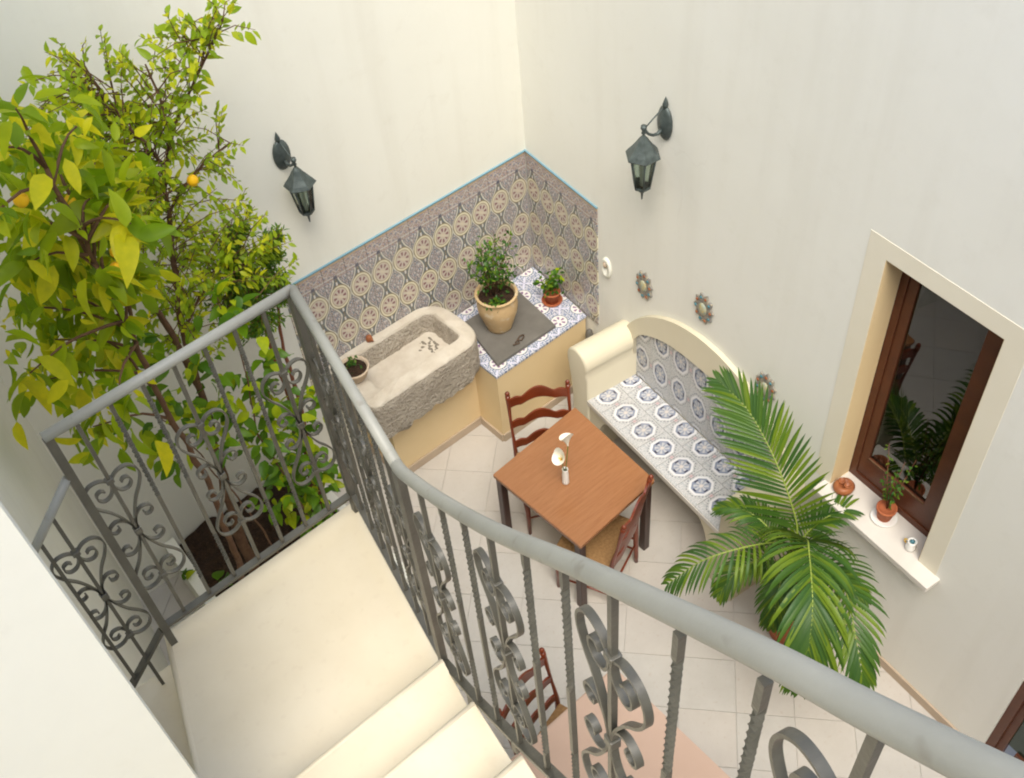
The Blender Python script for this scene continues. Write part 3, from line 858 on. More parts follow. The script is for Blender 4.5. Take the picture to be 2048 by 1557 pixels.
# ---- dense needle-leaved jasmine behind the rail corner
jm = thing('jasmine', 'feathery green jasmine on a reddish stem right of the tall shrub', 'shrub', (-2.48, -.6, .30), world=True)
_, J1 = trunk('trunk', jm, [(-2.482,-.60,.27),(-2.437,-.60,1.154),(-2.423,-.55,1.566),(-2.428,-.50,1.873),(-2.395,-.50,2.167),(-2.408,-.50,2.398),(-2.492,-.50,2.726)], .034, .010, M['redbark'])
_, J2 = trunk('branch', jm, [(-2.47,-.52,.6),(-2.36,-.50,1.3),(-2.34,-.48,1.85),(-2.28,-.45,2.2),(-2.25,-.45,2.45)], .020, .006, M['redbark'])
tw = MB(); lf = MB()
for ci, (c, rad) in enumerate([((-2.40,-.5,2.42),.14),((-2.30,-.5,2.33),.12),((-2.48,-.5,2.50),.13),((-2.53,-.5,2.30),.12),((-2.38,-.5,2.16),.13),((-2.27,-.5,2.50),.10),((-2.62,-.5,2.36),.10),((-2.45,-.5,2.62),.10),((-2.23,-.45,2.18),.08),((-2.50,-.5,2.12),.09),((-2.36,-.5,2.72),.09),((-2.20,-.5,2.62),.06)]):
    c = Vector(c); near = min(J1+J2, key=lambda q: (q-c).length)
    for t_ in range(42):
        e = c + rvec(rad)*random.uniform(.5, 1.1) + Vector((0, 0, -.03))
        s0 = near.lerp(e, .3)
        tw.tube([near, s0, e], [.003, .002, .001], 4, False)
        nn = 13; ax = (e-near).normalized()
        for i in range(nn):
            p = near.lerp(e, .35+.65*i/nn) + rvec(.012)
            leaf_verts(lf, p, ax*.6 + rvec(.8), Vector((0,0,1)), random.uniform(.024, .042), random.uniform(.008, .014), .2, .2, 3)
tag(tw.build('twigs', M['redbark'], jm), None, None, None, 'stuff')
tag(lf.build('small_leaves', M['jasmine'], jm, True), None, None, None, 'stuff')

# ---- vine with bright leaves behind the landing railing
vn = thing('leafy_vine', 'bright leaved vine climbing behind the landing railing out of the soil', 'vine', (-2.72, -.95, .30), world=True)
vs = [[(-2.72,-.95,.27),(-2.70,-.92,1.1),(-2.80,-.9,1.8),(-2.72,-.9,2.3),(-2.75,-.9,2.7)],
      [(-2.9,-1.0,.27),(-3.0,-.95,1.2),(-3.15,-.9,2.0),(-3.28,-.9,2.4)],
      [(-2.6,-.9,.27),(-2.55,-.9,1.0),(-2.60,-.9,1.6),(-2.66,-.9,2.0)]]
VP = []
for k, p in enumerate(vs): _, P = trunk('stem', vn, p, .009, .003, M['bark'], 6); VP += P
vleaf = [leaf_mesh('leaf', 1, wd, M['vineleaf'], dr, .3, 5) for wd, dr in ((.55, .3), (.62, .5), (.48, .1))]
vc = [(-3.18,2.385),(-3.133,2.197),(-3.307,2.187),(-3.286,2.008),(-2.748,2.666),(-2.703,2.534),(-2.706,2.015),(-2.639,1.797),(-2.557,1.6),(-2.815,1.643),(-2.81,1.365),(-2.812,1.173),(-2.703,1.314),(-2.872,1.986),(-2.731,1.703),(-2.587,1.21),(-2.719,.983),(-2.568,.994),(-2.62,1.4),(-2.66,.8),(-2.55,.75),(-2.62,.6),(-2.47,1.75),(-2.75,1.5),(-2.63,1.95),(-3.05,2.1),(-2.95,2.45),(-3.0,1.9),(-2.9,2.2),(-2.55,1.35),(-2.5,1.1),(-2.65,1.15),(-2.6,2.2),(-3.2,2.6),(-3.1,2.75)]
vlf = MB(); nv = 0
for ci, (x, z) in enumerate(vc):
    c = Vector((x, -.9, z)); near = min(VP, key=lambda q: (q-c).length)
    for i in range(17):
        p = c + rvec(.12)*random.random() + Vector((0, random.uniform(-.08, .1), 0))
        d = (p-near).normalized()*.4 + rvec(.8) + Vector((-.1, -.4, .0))
        L = random.uniform(.06, .12)
        if i < 8: put_leaf(random.choice(vleaf), 'leaf', vn, p, d, L, random.uniform(-.8, .8)); nv += 1
        else: leaf_verts(vlf, p, d, Vector((0, -.3, 1)) + rvec(.4), L, L*.52, .35, .35, 5)
tag(vlf.build('small_leaves', M['vineleaf'], vn, True), None, None, None, 'stuff')
for p, s_ in [((-3.29,-.62,.50),.13),((-3.26,-.66,.52),.12),((-3.31,-.60,.42),.11),((-3.44,-.35,.36),.09),((-3.42,-.38,.38),.09),((-3.40,-.30,.37),.08)]:
    put_leaf(vleaf[1], 'leaf', vn, Vector(p), rvec()+Vector((0, 0, .5)), s_, 0)
# stones and litter on the soil
for k in range(7):
    x, y = random.uniform(-3.2, -2.45), random.uniform(-1.2, -.3)
    mb = MB(); r = random.uniform(.02, .045)
    mb.lathe([(0, -r*.5), (r*.8, -r*.3), (r, 0), (r*.7, r*.45), (0, r*.6)], 9, wob=lambda a, z: .2*math.sin(a*3+x*20))
    o = mb.build('stone', M['stonerim'] if k % 2 else M['terra'], pl, True); o.location = Vector((x, y, .36)) - pl.location

# ------------------------------------------------------------------ pots on counter and trough
def soil_disc(parent, r, z, seed=0):
    mb = MB(); rings = []
    for k in range(6):
        rr = r*k/5
        rings.append([mb.vert((rr*math.cos(a*math.pi/12), rr*math.sin(a*math.pi/12), z + .006*noise.noise(Vector((rr*60, a, seed))) + .004*(5-k))) for a in range(24)])
    for a, b_ in zip(rings, rings[1:]):
        for i in range(24): j = (i+1) % 24; mb.face([a[i], b_[i], b_[j], a[j]])
    return tag(mb.build('soil', M['soil'], parent, True), None, None, None, 'stuff')

p1 = thing('large_pot', 'large pale terracotta pot with pinched rim holding a bushy plant on the grey slab', 'plant pot', (-.655, -.355, .740))
H = .33
prof = [(a_*1.08, b_*1.1) for a_, b_ in [(.078, 0), (.085, .004), (.093, .03), (.112, .09), (.130, .15), (.138, .20), (.134, .25), (.130, .270), (.140, .285), (.146, .295), (.140, .303), (.128, .300), (.122, .285), (.120, .26)]]
mb = MB(); mb.lathe(prof, 96, close=True, wob=lambda a, z: .018*math.sin(a*32) if z > .302 else (.008*math.sin(a*5+z*40) if .08 < z < .2 else 0)); mb.build('pot', M['palepot'], p1, True)
soil_disc(p1, .130, .295)
pp = MB(); lf = MB()
stems = []
for k in range(15):
    a = random.uniform(0, 6.28); b0 = Vector((math.cos(a)*random.uniform(.01, .05), math.sin(a)*random.uniform(.01, .05), .29))
    tip = Vector((random.uniform(-.20, .20), random.uniform(-.14, .16), random.uniform(.50, .86)))
    mid = b0.lerp(tip, .5) + Vector((0, 0, .03)); st = [b0, mid, tip]; stems.append(st)
    mb = MB(); mb.tube(st, [.0035, .003, .0015], 6); mb.build('stem', M['bark'], p1, True)
pl_ = [leaf_mesh('leaf', 1, .5, M['potleaf'], .3, .25, 4), leaf_mesh('leaf', 1, .6, M['potleaf'], .5, .2, 4)]
cn = 0
for st in stems:
    for i in range(34):
        f = random.uniform(.35, 1.0); p = st[0].lerp(st[2], f) + rvec(.06)*random.random()**.6
        p += Vector((0, 0, .02))
        if cn < 240: put_leaf(random.choice(pl_), 'leaf', p1, p, rvec()+Vector((0, 0, -.1)), random.uniform(.026, .044), random.uniform(-1, 1)); cn += 1
        else: leaf_verts(lf, p, rvec(), Vector((0, 0, 1)), .034, .017, .3, .25, 3)
for i in range(60):   # leaves spilling over the left of the rim
    p = Vector((-.06, -.07, .30)) + Vector((random.gauss(0, .03), random.gauss(0, .025), random.uniform(-.02, .05)))
    leaf_verts(lf, p, rvec(), Vector((0, 0, 1)), .034, .018, .3, .25, 3)
tag(lf.build('small_leaves', M['potleaf'], p1, True), None, None, None, 'stuff')

p2 = thing('small_red_pot', 'small red plastic pot in a saucer with a lettuce green plant near the tiled corner', 'plant pot', (-.185, -.415, .711))
mb = MB(); mb.lathe([(.050, 0), (.072, .004), (.080, .022), (.074, .024), (.068, .008), (.0, .008)], 32, close=True); mb.build('saucer', M['terra'], p2, True)
mb = MB(); mb.lathe([(.045, .009), (.048, .012), (.060, .085), (.065, .087), (.066, .105), (.060, .105), (.056, .09), (.0, .088)], 32, close=True); mb.build('pot', M['terra'], p2, True)
for i in range(110):
    p = Vector((random.gauss(0, .034)+.01, random.gauss(0, .034), .10 + random.uniform(0, .16)))
    put_leaf(pl_[1] if i % 3 else vleaf[1], 'leaf', p2, p, Vector((p.x, p.y, 0))*6 + rvec(.7) + Vector((0, 0, .3)), random.uniform(.030, .052), random.uniform(-.6, .6))

p3 = thing('bowl_pot', 'shallow weathered pot with a small sprig standing on the left end of the trough', 'plant pot', (-1.835, -.262, 1.004))
mb = MB(); mb.lathe([(.050, 0), (.060, .003), (.085, .04), (.100, .085), (.108, .098), (.108, .108), (.099, .110), (.092, .100), (.088, .09)], 40, close=True); mb.build('pot', M['bowlpot'], p3, True)
soil_disc(p3, .091, .088, 4)
for k in range(4):
    tip = Vector((random.uniform(-.03, .04), random.uniform(-.01, .05), random.uniform(.14, .21)))
    mb = MB(); mb.tube([Vector((0, .02, .09)), tip], [.002, .001], 5); mb.build('stem', M['stem'], p3)
    for i in range(9):
        put_leaf(pl_[0], 'leaf', p3, Vector((0, .02, .1)).lerp(tip, random.random()) + rvec(.008), rvec(), random.uniform(.02, .034), 0)
for k in range(12):
    a = random.uniform(0, 6.28); put_leaf(pl_[0], 'leaf', p3, Vector((math.cos(a)*.05, math.sin(a)*.05, .10)), rvec(), .022, 0)

# ------------------------------------------------------------------ masonry bench (frame of right wall)
bn = bthing('masonry_bench', 'built-in cream masonry bench with blue octagon tiles and arched tiled back', 'bench', 0, -2.0, 0)
YO = 2.0   # local y = wall y + 2.0
def by(y): return y + YO
XF = -.452; ZS = .60
# seat slab
mb = MB(); mb.box((XF, by(-2.69), ZS-.055), (-.012, by(-1.322), ZS-.012), .008); mb.build('seat_slab', M['bench'], bn)
# front apron: arch opening on two legs
mb = MB(); P = []; n = 28; ya, yb_ = by(-2.69), by(-1.322)
def arch_z(t): 
    e = min(t, 1-t)
    return .52 if e > .16 else .52*math.sqrt(max(0, 1-((.16-e)/.11)**2)) if e > .05 else 0
top = []; bot_ = []
for k in range(n*2+1):
    t = k/(n*2); y = ya + (yb_-ya)*t; top.append((y, ZS-.056)); bot_.append((y, arch_z(t)))
for x in (XF+.012, XF+.055):
    a = [mb.vert((x, y, z)) for y, z in top]; b_ = [mb.vert((x, y, z)) for y, z in bot_]
    if x < XF+.03: fa, fb = a, b_
    for i in range(len(a)-1):
        q = [a[i], a[i+1], b_[i+1], b_[i]]; mb.face(q if x < XF+.03 else q[::-1])
for i in range(len(fb)-1): mb.face([fb[i], fb[i+1], b_[i+1], b_[i]])
mb.build('front_arch', M['bench'], bn)
# seat nosing
mb = MB(); mb.box((XF-.006, by(-2.69), ZS-.04), (XF, by(-1.322), ZS-.002)); mb.build('seat_edge', M['marble'], bn)
# seat tiles: rows along the wall
OT = .197; g = .001
yo_c = -1.374; rows = [(-.312, .228), (-.084, .228)]
for ri, (xc, xw) in enumerate(rows):
    k = 0
    while True:
        yc = yo_c + .034*ri*0 - OT*k - (0 if ri == 0 else -.034)
        y1 = yc + OT/2; y0 = yc - OT/2
        if y1 < -2.69: break
        x0 = XF+.001 if ri == 0 else xc - xw/2; x1 = xc + xw/2 if ri == 0 else -.030
        P = [(x0+g, max(y0, -2.69)+g), (x1-g, max(y0, -2.69)+g), (x1-g, min(y1, -1.322)-g), (x0+g, min(y1, -1.322)-g)]
        if P[2][1] - P[0][1] > .01:
            tile_piece('seat_tile', P, lambda a, b_, d: (a, by(b_), ZS-.012+d), .012, M['octtile'], bn, lambda a, b_, xc=xc, yc=yc: ((b_-yc)/OT+.5, (a-xc)/.228+.5))
        k += 1
# arched back: tiles inside, band outside
def arch_out(t, ci):      # t 0..1 across; returns (y,z)
    (yc, hw_, z0, zt) = ci; a = math.pi*(1-t)
    return (yc - hw_*math.cos(a)*-1, 0)
inn = [(-1.322, .60), (-1.322, .955), (-1.36, 1.02), (-1.42, 1.075), (-1.53, 1.135), (-1.66, 1.18), (-1.82, 1.205), (-2.0, 1.213)]
inn = inn + [(-4.0-y, z) for y, z in inn[:-1][::-1]]
out_ = [(-1.30, .60), (-1.20, .97), (-1.28, 1.09), (-1.40, 1.215), (-1.54, 1.315), (-1.70, 1.39), (-1.86, 1.43), (-2.0, 1.44)]
out_ = out_ + [(-4.0-y, z) for y, z in out_[:-1][::-1]]
def dens(P, k=4):
    """Catmull-Rom"""
    o = []
    for i in range(len(P)-1):
        p0, p1_, p2_, p3_ = P[max(i-1, 0)], P[i], P[i+1], P[min(i+2, len(P)-1)]
        for j in range(k):
            t = j/k; o.append(tuple(.5*((2*p1_[c]) + (-p0[c]+p2_[c])*t + (2*p0[c]-5*p1_[c]+4*p2_[c]-p3_[c])*t*t + (-p0[c]+3*p1_[c]-3*p2_[c]+p3_[c])*t**3) for c in range(len(P[0]))))
    o.append(P[-1]); return o
I2 = [inn[0]] + dens(inn[1:-1]) + [inn[-1]]; O2 = [out_[0]] + dens(out_[1:-1]) + [out_[-1]]
mb = MB()
fi = [mb.vert((-.050, by(y), z)) for y, z in I2]; fo = [mb.vert((-.036, by(y), z)) for y, z in O2]
bi = [mb.vert((-.001, by(y), z)) for y, z in I2]; bo = [mb.vert((-.001, by(y), z)) for y, z in O2]
for i in range(len(I2)-1):
    mb.face([fi[i], fo[i], fo[i+1], fi[i+1]]); mb.face([bi[i], fi[i], fi[i+1], bi[i+1]]); mb.face([fo[i], bo[i], bo[i+1], fo[i+1]])
mb.build('back_band', M['bench'], bn, True, angle=40)
# back tiles clipped by the arch
edges = []
for i in range(len(I2)-1):
    a, b_ = I2[i], I2[i+1]; ex, ez = b_[0]-a[0], b_[1]-a[1]; L = math.hypot(ex, ez)
    if L > 1e-6: edges.append((a[0], a[1], -ez/L*-1, ex/L*-1) if False else (a[0], a[1], ez/L*0 + (-ez/L), ex/L))
cent = (-2.0, .9)
edges = [(px, pz, nx, nz_) if (cent[0]-px)*nx + (cent[1]-pz)*nz_ > 0 else (px, pz, -nx, -nz_) for px, pz, nx, nz_ in edges]
edges.append((0, ZS+.002, 0, 1))
BH = .285; zc0 = .815
for k in range(9):
    for r_ in range(3):
        yc = -1.385 - OT*k; zc = zc0 + BH*(r_)
        q = [(yc-OT/2+g, zc-BH/2+g), (yc+OT/2-g, zc-BH/2+g), (yc+OT/2-g, zc+BH/2-g), (yc-OT/2+g, zc+BH/2-g)]
        q = clip(q, edges)
        if q and area(q) > .0008:
            tile_piece('back_tile', q, lambda a, z, d: (-.018-d, by(a), z), .010, M['octtile'], bn, lambda a, z, yc=yc, zc=zc: ((a-yc)/OT+.5, (z-zc)/BH+.5))
    q = clip([(-1.385-OT*k-OT/2+g, ZS+.003), (-1.385-OT*k+OT/2-g, ZS+.003), (-1.385-OT*k+OT/2-g, zc0-BH/2-g), (-1.385-OT*k-OT/2+g, zc0-BH/2-g)], edges)
    if q and area(q) > .0008:
        yc = -1.385-OT*k
        tile_piece('back_tile', q, lambda a, z, d: (-.018-d, by(a), z), .010, M['octtile'], bn, lambda a, z, yc=yc: ((a-yc)/OT+.5, (z-(zc0-BH))/BH+.5))
mb = MB(); q = [(y, z) for y, z in I2]
a = [mb.vert((-.017, by(y), z)) for y, z in q]; mb.face(a); mb.build('back_panel', M['grout'], bn)
# rolled arms
def arm_profile():
    P = [(-1.325, 0), (-1.325, .80)]
    for k in range(19):
        a = R_(-25 + 235*k/18); P.append((-1.205 - .112*math.cos(a), .893 + .108*math.sin(a)))
    P += [(-1.112, .80), (-1.132, .70), (-1.145, .58), (-1.150, .42), (-1.146, .30), (-1.150, 0)]
    return P
for mir in (False, True):
    P = [(y if not mir else -4.013-y, z) for y, z in arm_profile()]
    if mir: P = P[::-1]
    mb = MB(); e = .014
    cy_ = sum(p[0] for p in P)/len(P)
    xs = [(-.002, 0), (XF-.005+e, 0), (XF-.005+e*.3, .004), (XF-.005, e)]
    rings = [[mb.vert((x, by(y + (cy_-y)*off*6), z - (off*1.2 if z > .5 else 0))) for y, z in P] for x, off in xs]
    n = len(P)
    for r0, r1 in zip(rings, rings[1:]):
        for i in range(n): j = (i+1) % n; mb.face([r0[i], r0[j], r1[j], r1[i]])
    mb.face(rings[-1]); mb.face(rings[0][::-1])
    mb.build('rolled_arm', M['bench'], bn, True, angle=45)

# ------------------------------------------------------------------ ceramic suns and wall vent
def sun_orn(y, z, label, rot):
    t = bthing('ceramic_sun', label, 'wall ornament', -.002, y, z, 'ceramic suns on the right wall')
    mb = MB(); n = 20; c = mb.vert((-.020, 0, 0)); R1, R2 = .092, .072; sy, sz = .95, 1.28
    def ring(x, f): return [mb.vert((x, sy*f*(R1 if i % 2 else R2)*math.cos(2*math.pi*i/n+rot), sz*f*(R1 if i % 2 else R2)*math.sin(2*math.pi*i/n+rot))) for i in range(n)]
    r0, r1 = ring(0, 1), ring(-.010, 1)
    r2 = ring(-.014, .84)
    for a, b_ in ((r0, r1), (r1, r2)):
        for i in range(n): j = (i+1) % n; mb.face([a[i], a[j], b_[j], b_[i]])
    mb.face(r2); mb.v.pop(0); mb.f = [tuple(i-1 for i in f) for f in mb.f]
    mb.build('ray_plate', SUNM, t)
    mb = MB(); mb.lathe([(.036, 0), (.036, .004), (.028, .010), (.014, .014), (0, .015)], 24, M4=Matrix.Translation((-.014, 0, 0)) @ Matrix.Diagonal((1, sy, sz, 1)) @ Matrix.Rotation(R_(-90), 4, 'Y'))
    mb.build('centre_boss', SUNB, t, True)
    for i in range(10):
        a = 2*math.pi*(i*2+1)/n + rot
        mb = MB(); mb.lathe([(.011, 0), (.010, .004), (0, .007)], 10, M4=Matrix.Translation((-.014, sy*.068*math.cos(a), sz*.068*math.sin(a))) @ Matrix.Rotation(R_(-90), 4, 'Y'))
        mb.build('bead', M['bluegreen'] if i % 2 else M['dish'], t, True)
SUNM = noisy('sun_rim_glaze', (.10, .12, .15), (.42, .36, .26), 55, .3, 0)
SUNB = noisy('sun_centre_glaze', (.50, .38, .14), (.26, .36, .36), 60, .3, .1)
sun_orn(-1.36, 1.455, 'glazed ceramic sun above the left end of the bench back', .1)
sun_orn(-1.925, 1.668, 'highest glazed ceramic sun above the middle of the bench back', .25)
sun_orn(-2.495, 1.455, 'glazed ceramic sun partly covered by the upright palm frond', 0)
t = bthing('oval_wall_niche', 'small cream oval plaster fitting on the wall right of the tiled corner', 'wall fitting', 0, -.955, 1.33)
mb = MB(); mb.lathe([(.055, 0), (.055, .010), (.046, .022), (.034, .020), (.028, .006), (0, .004)], 28, M4=Matrix.Diagonal((1, .95, 1.6, 1)) @ Matrix.Rotation(R_(-90), 4, 'Y')); mb.build('oval_rim', M['plaster'], t, True)
mb = MB(); mb.lathe([(.020, .0), (.018, .02), (0, .03)], 16, M4=Matrix.Translation((-.003, .006, .030)) @ Matrix.Diagonal((1, .9, 1.3, 1)) @ Matrix.Rotation(R_(-90), 4, 'Y')); mb.build('knob', M['skirting'], t, True)

# ------------------------------------------------------------------ lanterns
def lantern(loc, rz, label, s_=1.0, swing=0.0):
    """local: +x away from the wall"""
    t = thing('wall_lantern', label, 'wall lantern', loc, rz, 'wall lanterns')
    t.scale = (s_,)*3
    Q = Matrix.Rotation(R_(90), 4, 'Y')
    mb = MB(); mb.lathe([(.052, 0), (.056, .008), (.048, .018), (.034, .024), (.020, .034), (0, .038)], 20, M4=Matrix.Diagonal((1, 1, 1.75, 1)) @ Q); mb.build('back_plate', M['lantern'], t, True)
    mb = MB(); mb.lathe([(.012, 0), (.016, .02), (.006, .05), (0, .065)], 10, (.008, 0, .085)); mb.build('plate_finial', M['lantern'], t, True)
    mb = MB(); mb.tube([(.03,0,-.03),(.05,0,-.045),(.08,0,-.040),(.11,0,-.02),(.13,0,.01),(.14,0,.012)], [.011,.010,.008,.007,.008,.009], 10)
    mb.tube([(.01,0,.09),(.05,0,.075),(.09,0,.050),(.135,0,.02)], .0035, 8)
    mb.build('arm', M['lantern'], t, True)
    bx_ = .14; zc = -.03
    mb = MB(); mb.lathe([(.014, .06), (.016, .045), (.008, .03), (.012, .018), (.0, .0)][::-1], 12, (bx_, 0, zc+.01)); mb.build('top_knob', M['lantern'], t, True)
    mb = MB(); mb.lathe([(.092, -.105), (.094, -.100), (.080, -.080), (.058, -.055), (.040, -.030), (.024, -.005), (.010, .012), (0, .014)], 6, (bx_, 0, zc)); mb.build('roof', M['lantern'], t)
    mb = MB(); mb.lathe([(.066, -.110), (.040, -.285)][::-1], 6, (bx_, 0, zc), close=True); mb.f = mb.f[:-1] if False else mb.f; mb.build('glass', M['lampglass'], t)
    for k in range(6):
        a = 2*math.pi*k/6; mb = MB(); mb.tube([(bx_+.069*math.cos(a), .069*math.sin(a), zc-.104), (bx_+.042*math.cos(a), .042*math.sin(a), zc-.290)], .0045, 6); mb.build('glazing_bar', M['lantern'], t, True)
    mb = MB(); mb.lathe([(.0, -.375), (.004, -.37), (.007, -.335), (.012, -.325), (.030, -.305), (.046, -.296), (.046, -.284), (.0, -.284)], 6, (bx_, 0, zc)); mb.build('base_finial', M['lantern'], t)
    mb = MB(); mb.lathe([(.012, -.284), (.012, -.22), (.020, -.19), (.016, -.15), (0, -.135)], 10, (bx_, 0, zc)); mb.build('bulb', M['white'], t, True)
    return t
lantern((-1.812, -.001, 2.665), R_(-90), 'dark hexagonal wall lantern on the back wall beside the trees', 1.02)
lantern(fB(-.001, -1.495, 2.752), BETA + math.pi, 'dark hexagonal wall lantern on the right wall above the bench', 1.12)

# ------------------------------------------------------------------ window
wd = bthing('window', 'narrow wooden window with dark glass in a yellow painted surround', 'window', 0, -3.4, 0)
def wy(y): return y + 3.4
BW = .115
mb = MB()
for (y0, y1, z0, z1) in ((W_Y0+.0, W_Y0+BW, W_Z0, W_Z1+BW-.01), (W_Y1-BW, W_Y1, W_Z0, W_Z1+BW-.01), (W_Y1, W_Y0, W_Z1, W_Z1+BW-.01)):
    mb.box((-.002, wy(y0), z0), (.0, wy(y1), z1))
mb.build('painted_surround', noisy('pale_yellow_paint', (.76, .715, .60), (.735, .685, .56), 3, .9, .08, 22), wd)
mb = MB()
mb.box((.0, wy(W_Y0)-.003, W_Z0), (.145, wy(W_Y0)+.0, W_Z1)); mb.box((.0, wy(W_Y1), W_Z0), (.145, wy(W_Y1)+.003, W_Z1)); mb.box((.0, wy(W_Y1), W_Z1-.003), (.145, wy(W_Y0), W_Z1))
mb.build('reveal', M['mustard'], wd)
mb = MB(); mb.box((-.100, wy(-3.87), W_Z0-.035), (.17, wy(-3.03), W_Z0+.0), .006); mb.build('sill', M['marble'], wd)
mb = MB()
FX0, FX1 = .150, .200; z0, z1 = W_Z0+.001, W_Z1; y0, y1 = wy(W_Y1), wy(W_Y0)
mb.box((FX0, y0, z0), (FX1, y0+.045, z1)); mb.box((FX0, y1-.045, z0), (FX1, y1, z1)); mb.box((FX0, y0+.045, z1-.045), (FX1, y1-.045, z1)); mb.box((FX0, y0+.045, z0), (FX1, y1-.045, z0+.045))
mb.build('frame', M['framewood'], wd)
mb = MB(); k = .047; w_ = .052; wr = .115; hb = .165
mb.box((FX0+.008, y0+k, z0+k), (FX1-.008, y0+k+wr, z1-k)); mb.box((FX0+.008, y1-k-w_, z0+k), (FX1-.008, y1-k, z1-k))
mb.box((FX0+.008, y0+k+wr, z1-k-w_), (FX1-.008, y1-k-w_, z1-k)); mb.box((FX0+.008, y0+k+wr, z0+k), (FX1-.008, y1-k-w_, z0+k+hb))
sash = mb.build('sash', M['framewood'], wd)
mb = MB(); mb.box((FX0+.002, y0+k+wr, z0+k+hb-.008), (FX0+.010, y1-k-w_, z0+k+hb+.001)); mb.build('glazing_bead', M['bark'], wd)
mb = MB(); mb.box((FX0+.020, y0+k+wr-.004, z0+k+hb-.004), (FX0+.024, y1-k-w_+.004, z1-k-w_+.004)); mb.build('pane', M['pane'], wd)
# dim room behind
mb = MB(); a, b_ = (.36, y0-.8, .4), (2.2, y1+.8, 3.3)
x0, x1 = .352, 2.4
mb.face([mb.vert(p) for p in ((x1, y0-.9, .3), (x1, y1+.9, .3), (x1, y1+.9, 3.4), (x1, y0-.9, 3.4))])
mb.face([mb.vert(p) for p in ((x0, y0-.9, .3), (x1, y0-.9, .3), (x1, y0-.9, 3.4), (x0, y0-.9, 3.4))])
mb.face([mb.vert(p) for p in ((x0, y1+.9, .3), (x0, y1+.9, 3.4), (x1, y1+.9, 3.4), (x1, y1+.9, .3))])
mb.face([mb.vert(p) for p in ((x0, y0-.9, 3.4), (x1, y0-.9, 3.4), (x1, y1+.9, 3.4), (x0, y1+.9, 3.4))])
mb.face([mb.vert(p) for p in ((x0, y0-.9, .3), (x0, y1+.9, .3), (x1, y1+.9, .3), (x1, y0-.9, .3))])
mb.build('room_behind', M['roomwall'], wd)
mb = MB(); mb.box((.202, y0+.02, 1.10), (.60, y1-.02, 1.390), .005); mb.build('inner_shelf', M['darkwood'], wd)
for k, (dy, dz, xx) in enumerate(((.13, .0, .27), (.075, .035, .30))):
    o = bthing('orange', ['orange fruit behind the glass at the window bottom', 'second orange fruit, closer to the right jamb behind the glass'][k], 'orange', .222 + .018*k, -3.462 - .062*k, 1.391)
    mb = MB(); mb.lathe([(0, 0), (.020, .004), (.034, .020), (.038, .037), (.033, .056), (.018, .069), (0, .072)], 18); q_ = mb.build('orange_skin', M['orange'], o, True)
    mb = MB(); mb.lathe([(.004, .070), (.003, .076), (0, .077)], 8); mb.build('stalk', M['stem'], o)
# sill objects
t = bthing('clay_dish', 'brown clay dish with two round openings on the left of the sill', 'ornament', .03, -3.145, W_Z0+.001)
mb = MB(); mb.lathe([(.040, 0), (.056, .006), (.062, .028), (.050, .046), (.034, .052), (.030, .042), (0, .038)], 28, close=True, wob=lambda a, z: .06*math.cos(2*a)); mb.build('body', M['dish'], t, True)
for s_ in (-1, 1):
    mb = MB(); mb.lathe([(.018, .035), (.021, .060), (.016, .062), (.013, .045), (0, .045)], 16, (0, s_*.022, 0), close=True); mb.build('cup', M['dish'], t, True)
t = bthing('sill_pot', 'terracotta pot with a thin twiggy plant on a white saucer on the sill', 'plant pot', .060, -3.42, W_Z0+.001)
mb = MB(); mb.lathe([(.045, 0), (.068, .006), (.074, .016), (.068, .016), (.055, .008), (0, .008)], 32, close=True); mb.build('saucer', M['white'], t, True)
mb = MB(); mb.lathe([(.036, .009), (.038, .012), (.050, .080), (.055, .082), (.056, .102), (.049, .102), (.046, .09), (0, .088)], 30, close=True); mb.build('pot', M['terra'], t, True)
for k in range(10):
    tip = Vector((random.uniform(-.06, .04), random.uniform(-.07, .08), random.uniform(.28, .62)))
    mb = MB(); mb.tube([Vector((0, 0, .09)), tip*.5+Vector((random.uniform(-.01, .01), 0, .06)), tip], [.0025, .002, .001], 5); mb.build('stem', M['redbark'], t, True)
    for i in range(12): put_leaf(pl_[0], 'leaf', t, Vector((0, 0, .09)).lerp(tip, random.uniform(.1, 1)) + rvec(.012), rvec(), random.uniform(.018, .03), 0)
t = bthing('white_cup', 'small white glazed figurine cup at the right end of the sill', 'ornament', .02, -3.645, W_Z0+.001)
mb = MB(); mb.lathe([(.020, 0), (.026, .004), (.030, .03), (.022, .055), (.026, .075), (.020, .075), (.016, .055), (0, .05)], 24, close=True); mb.build('cup', M['white'], t, True)
mb = MB(); mb.lathe([(0, .06), (.012, .062), (.014, .075), (0, .082)], 14); mb.build('inner_glaze', M['bluegreen'], t, True)
mb = MB(); mb.tube([(0, .026, .02), (0, .045, .03), (0, .045, .045), (0, .026, .055)], .004, 8); mb.build('handle', M['spadix'], t, True)

# ------------------------------------------------------------------ door at lower right
dr = bthing('glazed_door', 'dark wooden glazed door in the right wall at the picture corner', 'door', 0, -4.91, 0)
mb = MB(); mb.box((.02, -.449, 0.001), (.10, -.385, 2.05)); mb.box((.02, .40, 0.001), (.10, .449, 2.05)); mb.box((.02, -.385, 1.985), (.10, .385, 2.05)); mb.build('door_frame', M['framewood'], dr)
mb = MB(); mb.box((.045, -.384, .005), (.085, -.30, 1.984)); mb.box((.045, .36, .005), (.085, .399, 1.984)); mb.box((.045, -.30, 1.89), (.085, .30, 1.984)); mb.box((.045, -.30, .005), (.085, .30, .25)); mb.build('door_leaf', M['framewood'], dr)
mb = MB(); mb.box((.062, -.302, .248), (.068, .362, 1.892)); mb.build('pane', M['doorglass'], dr)

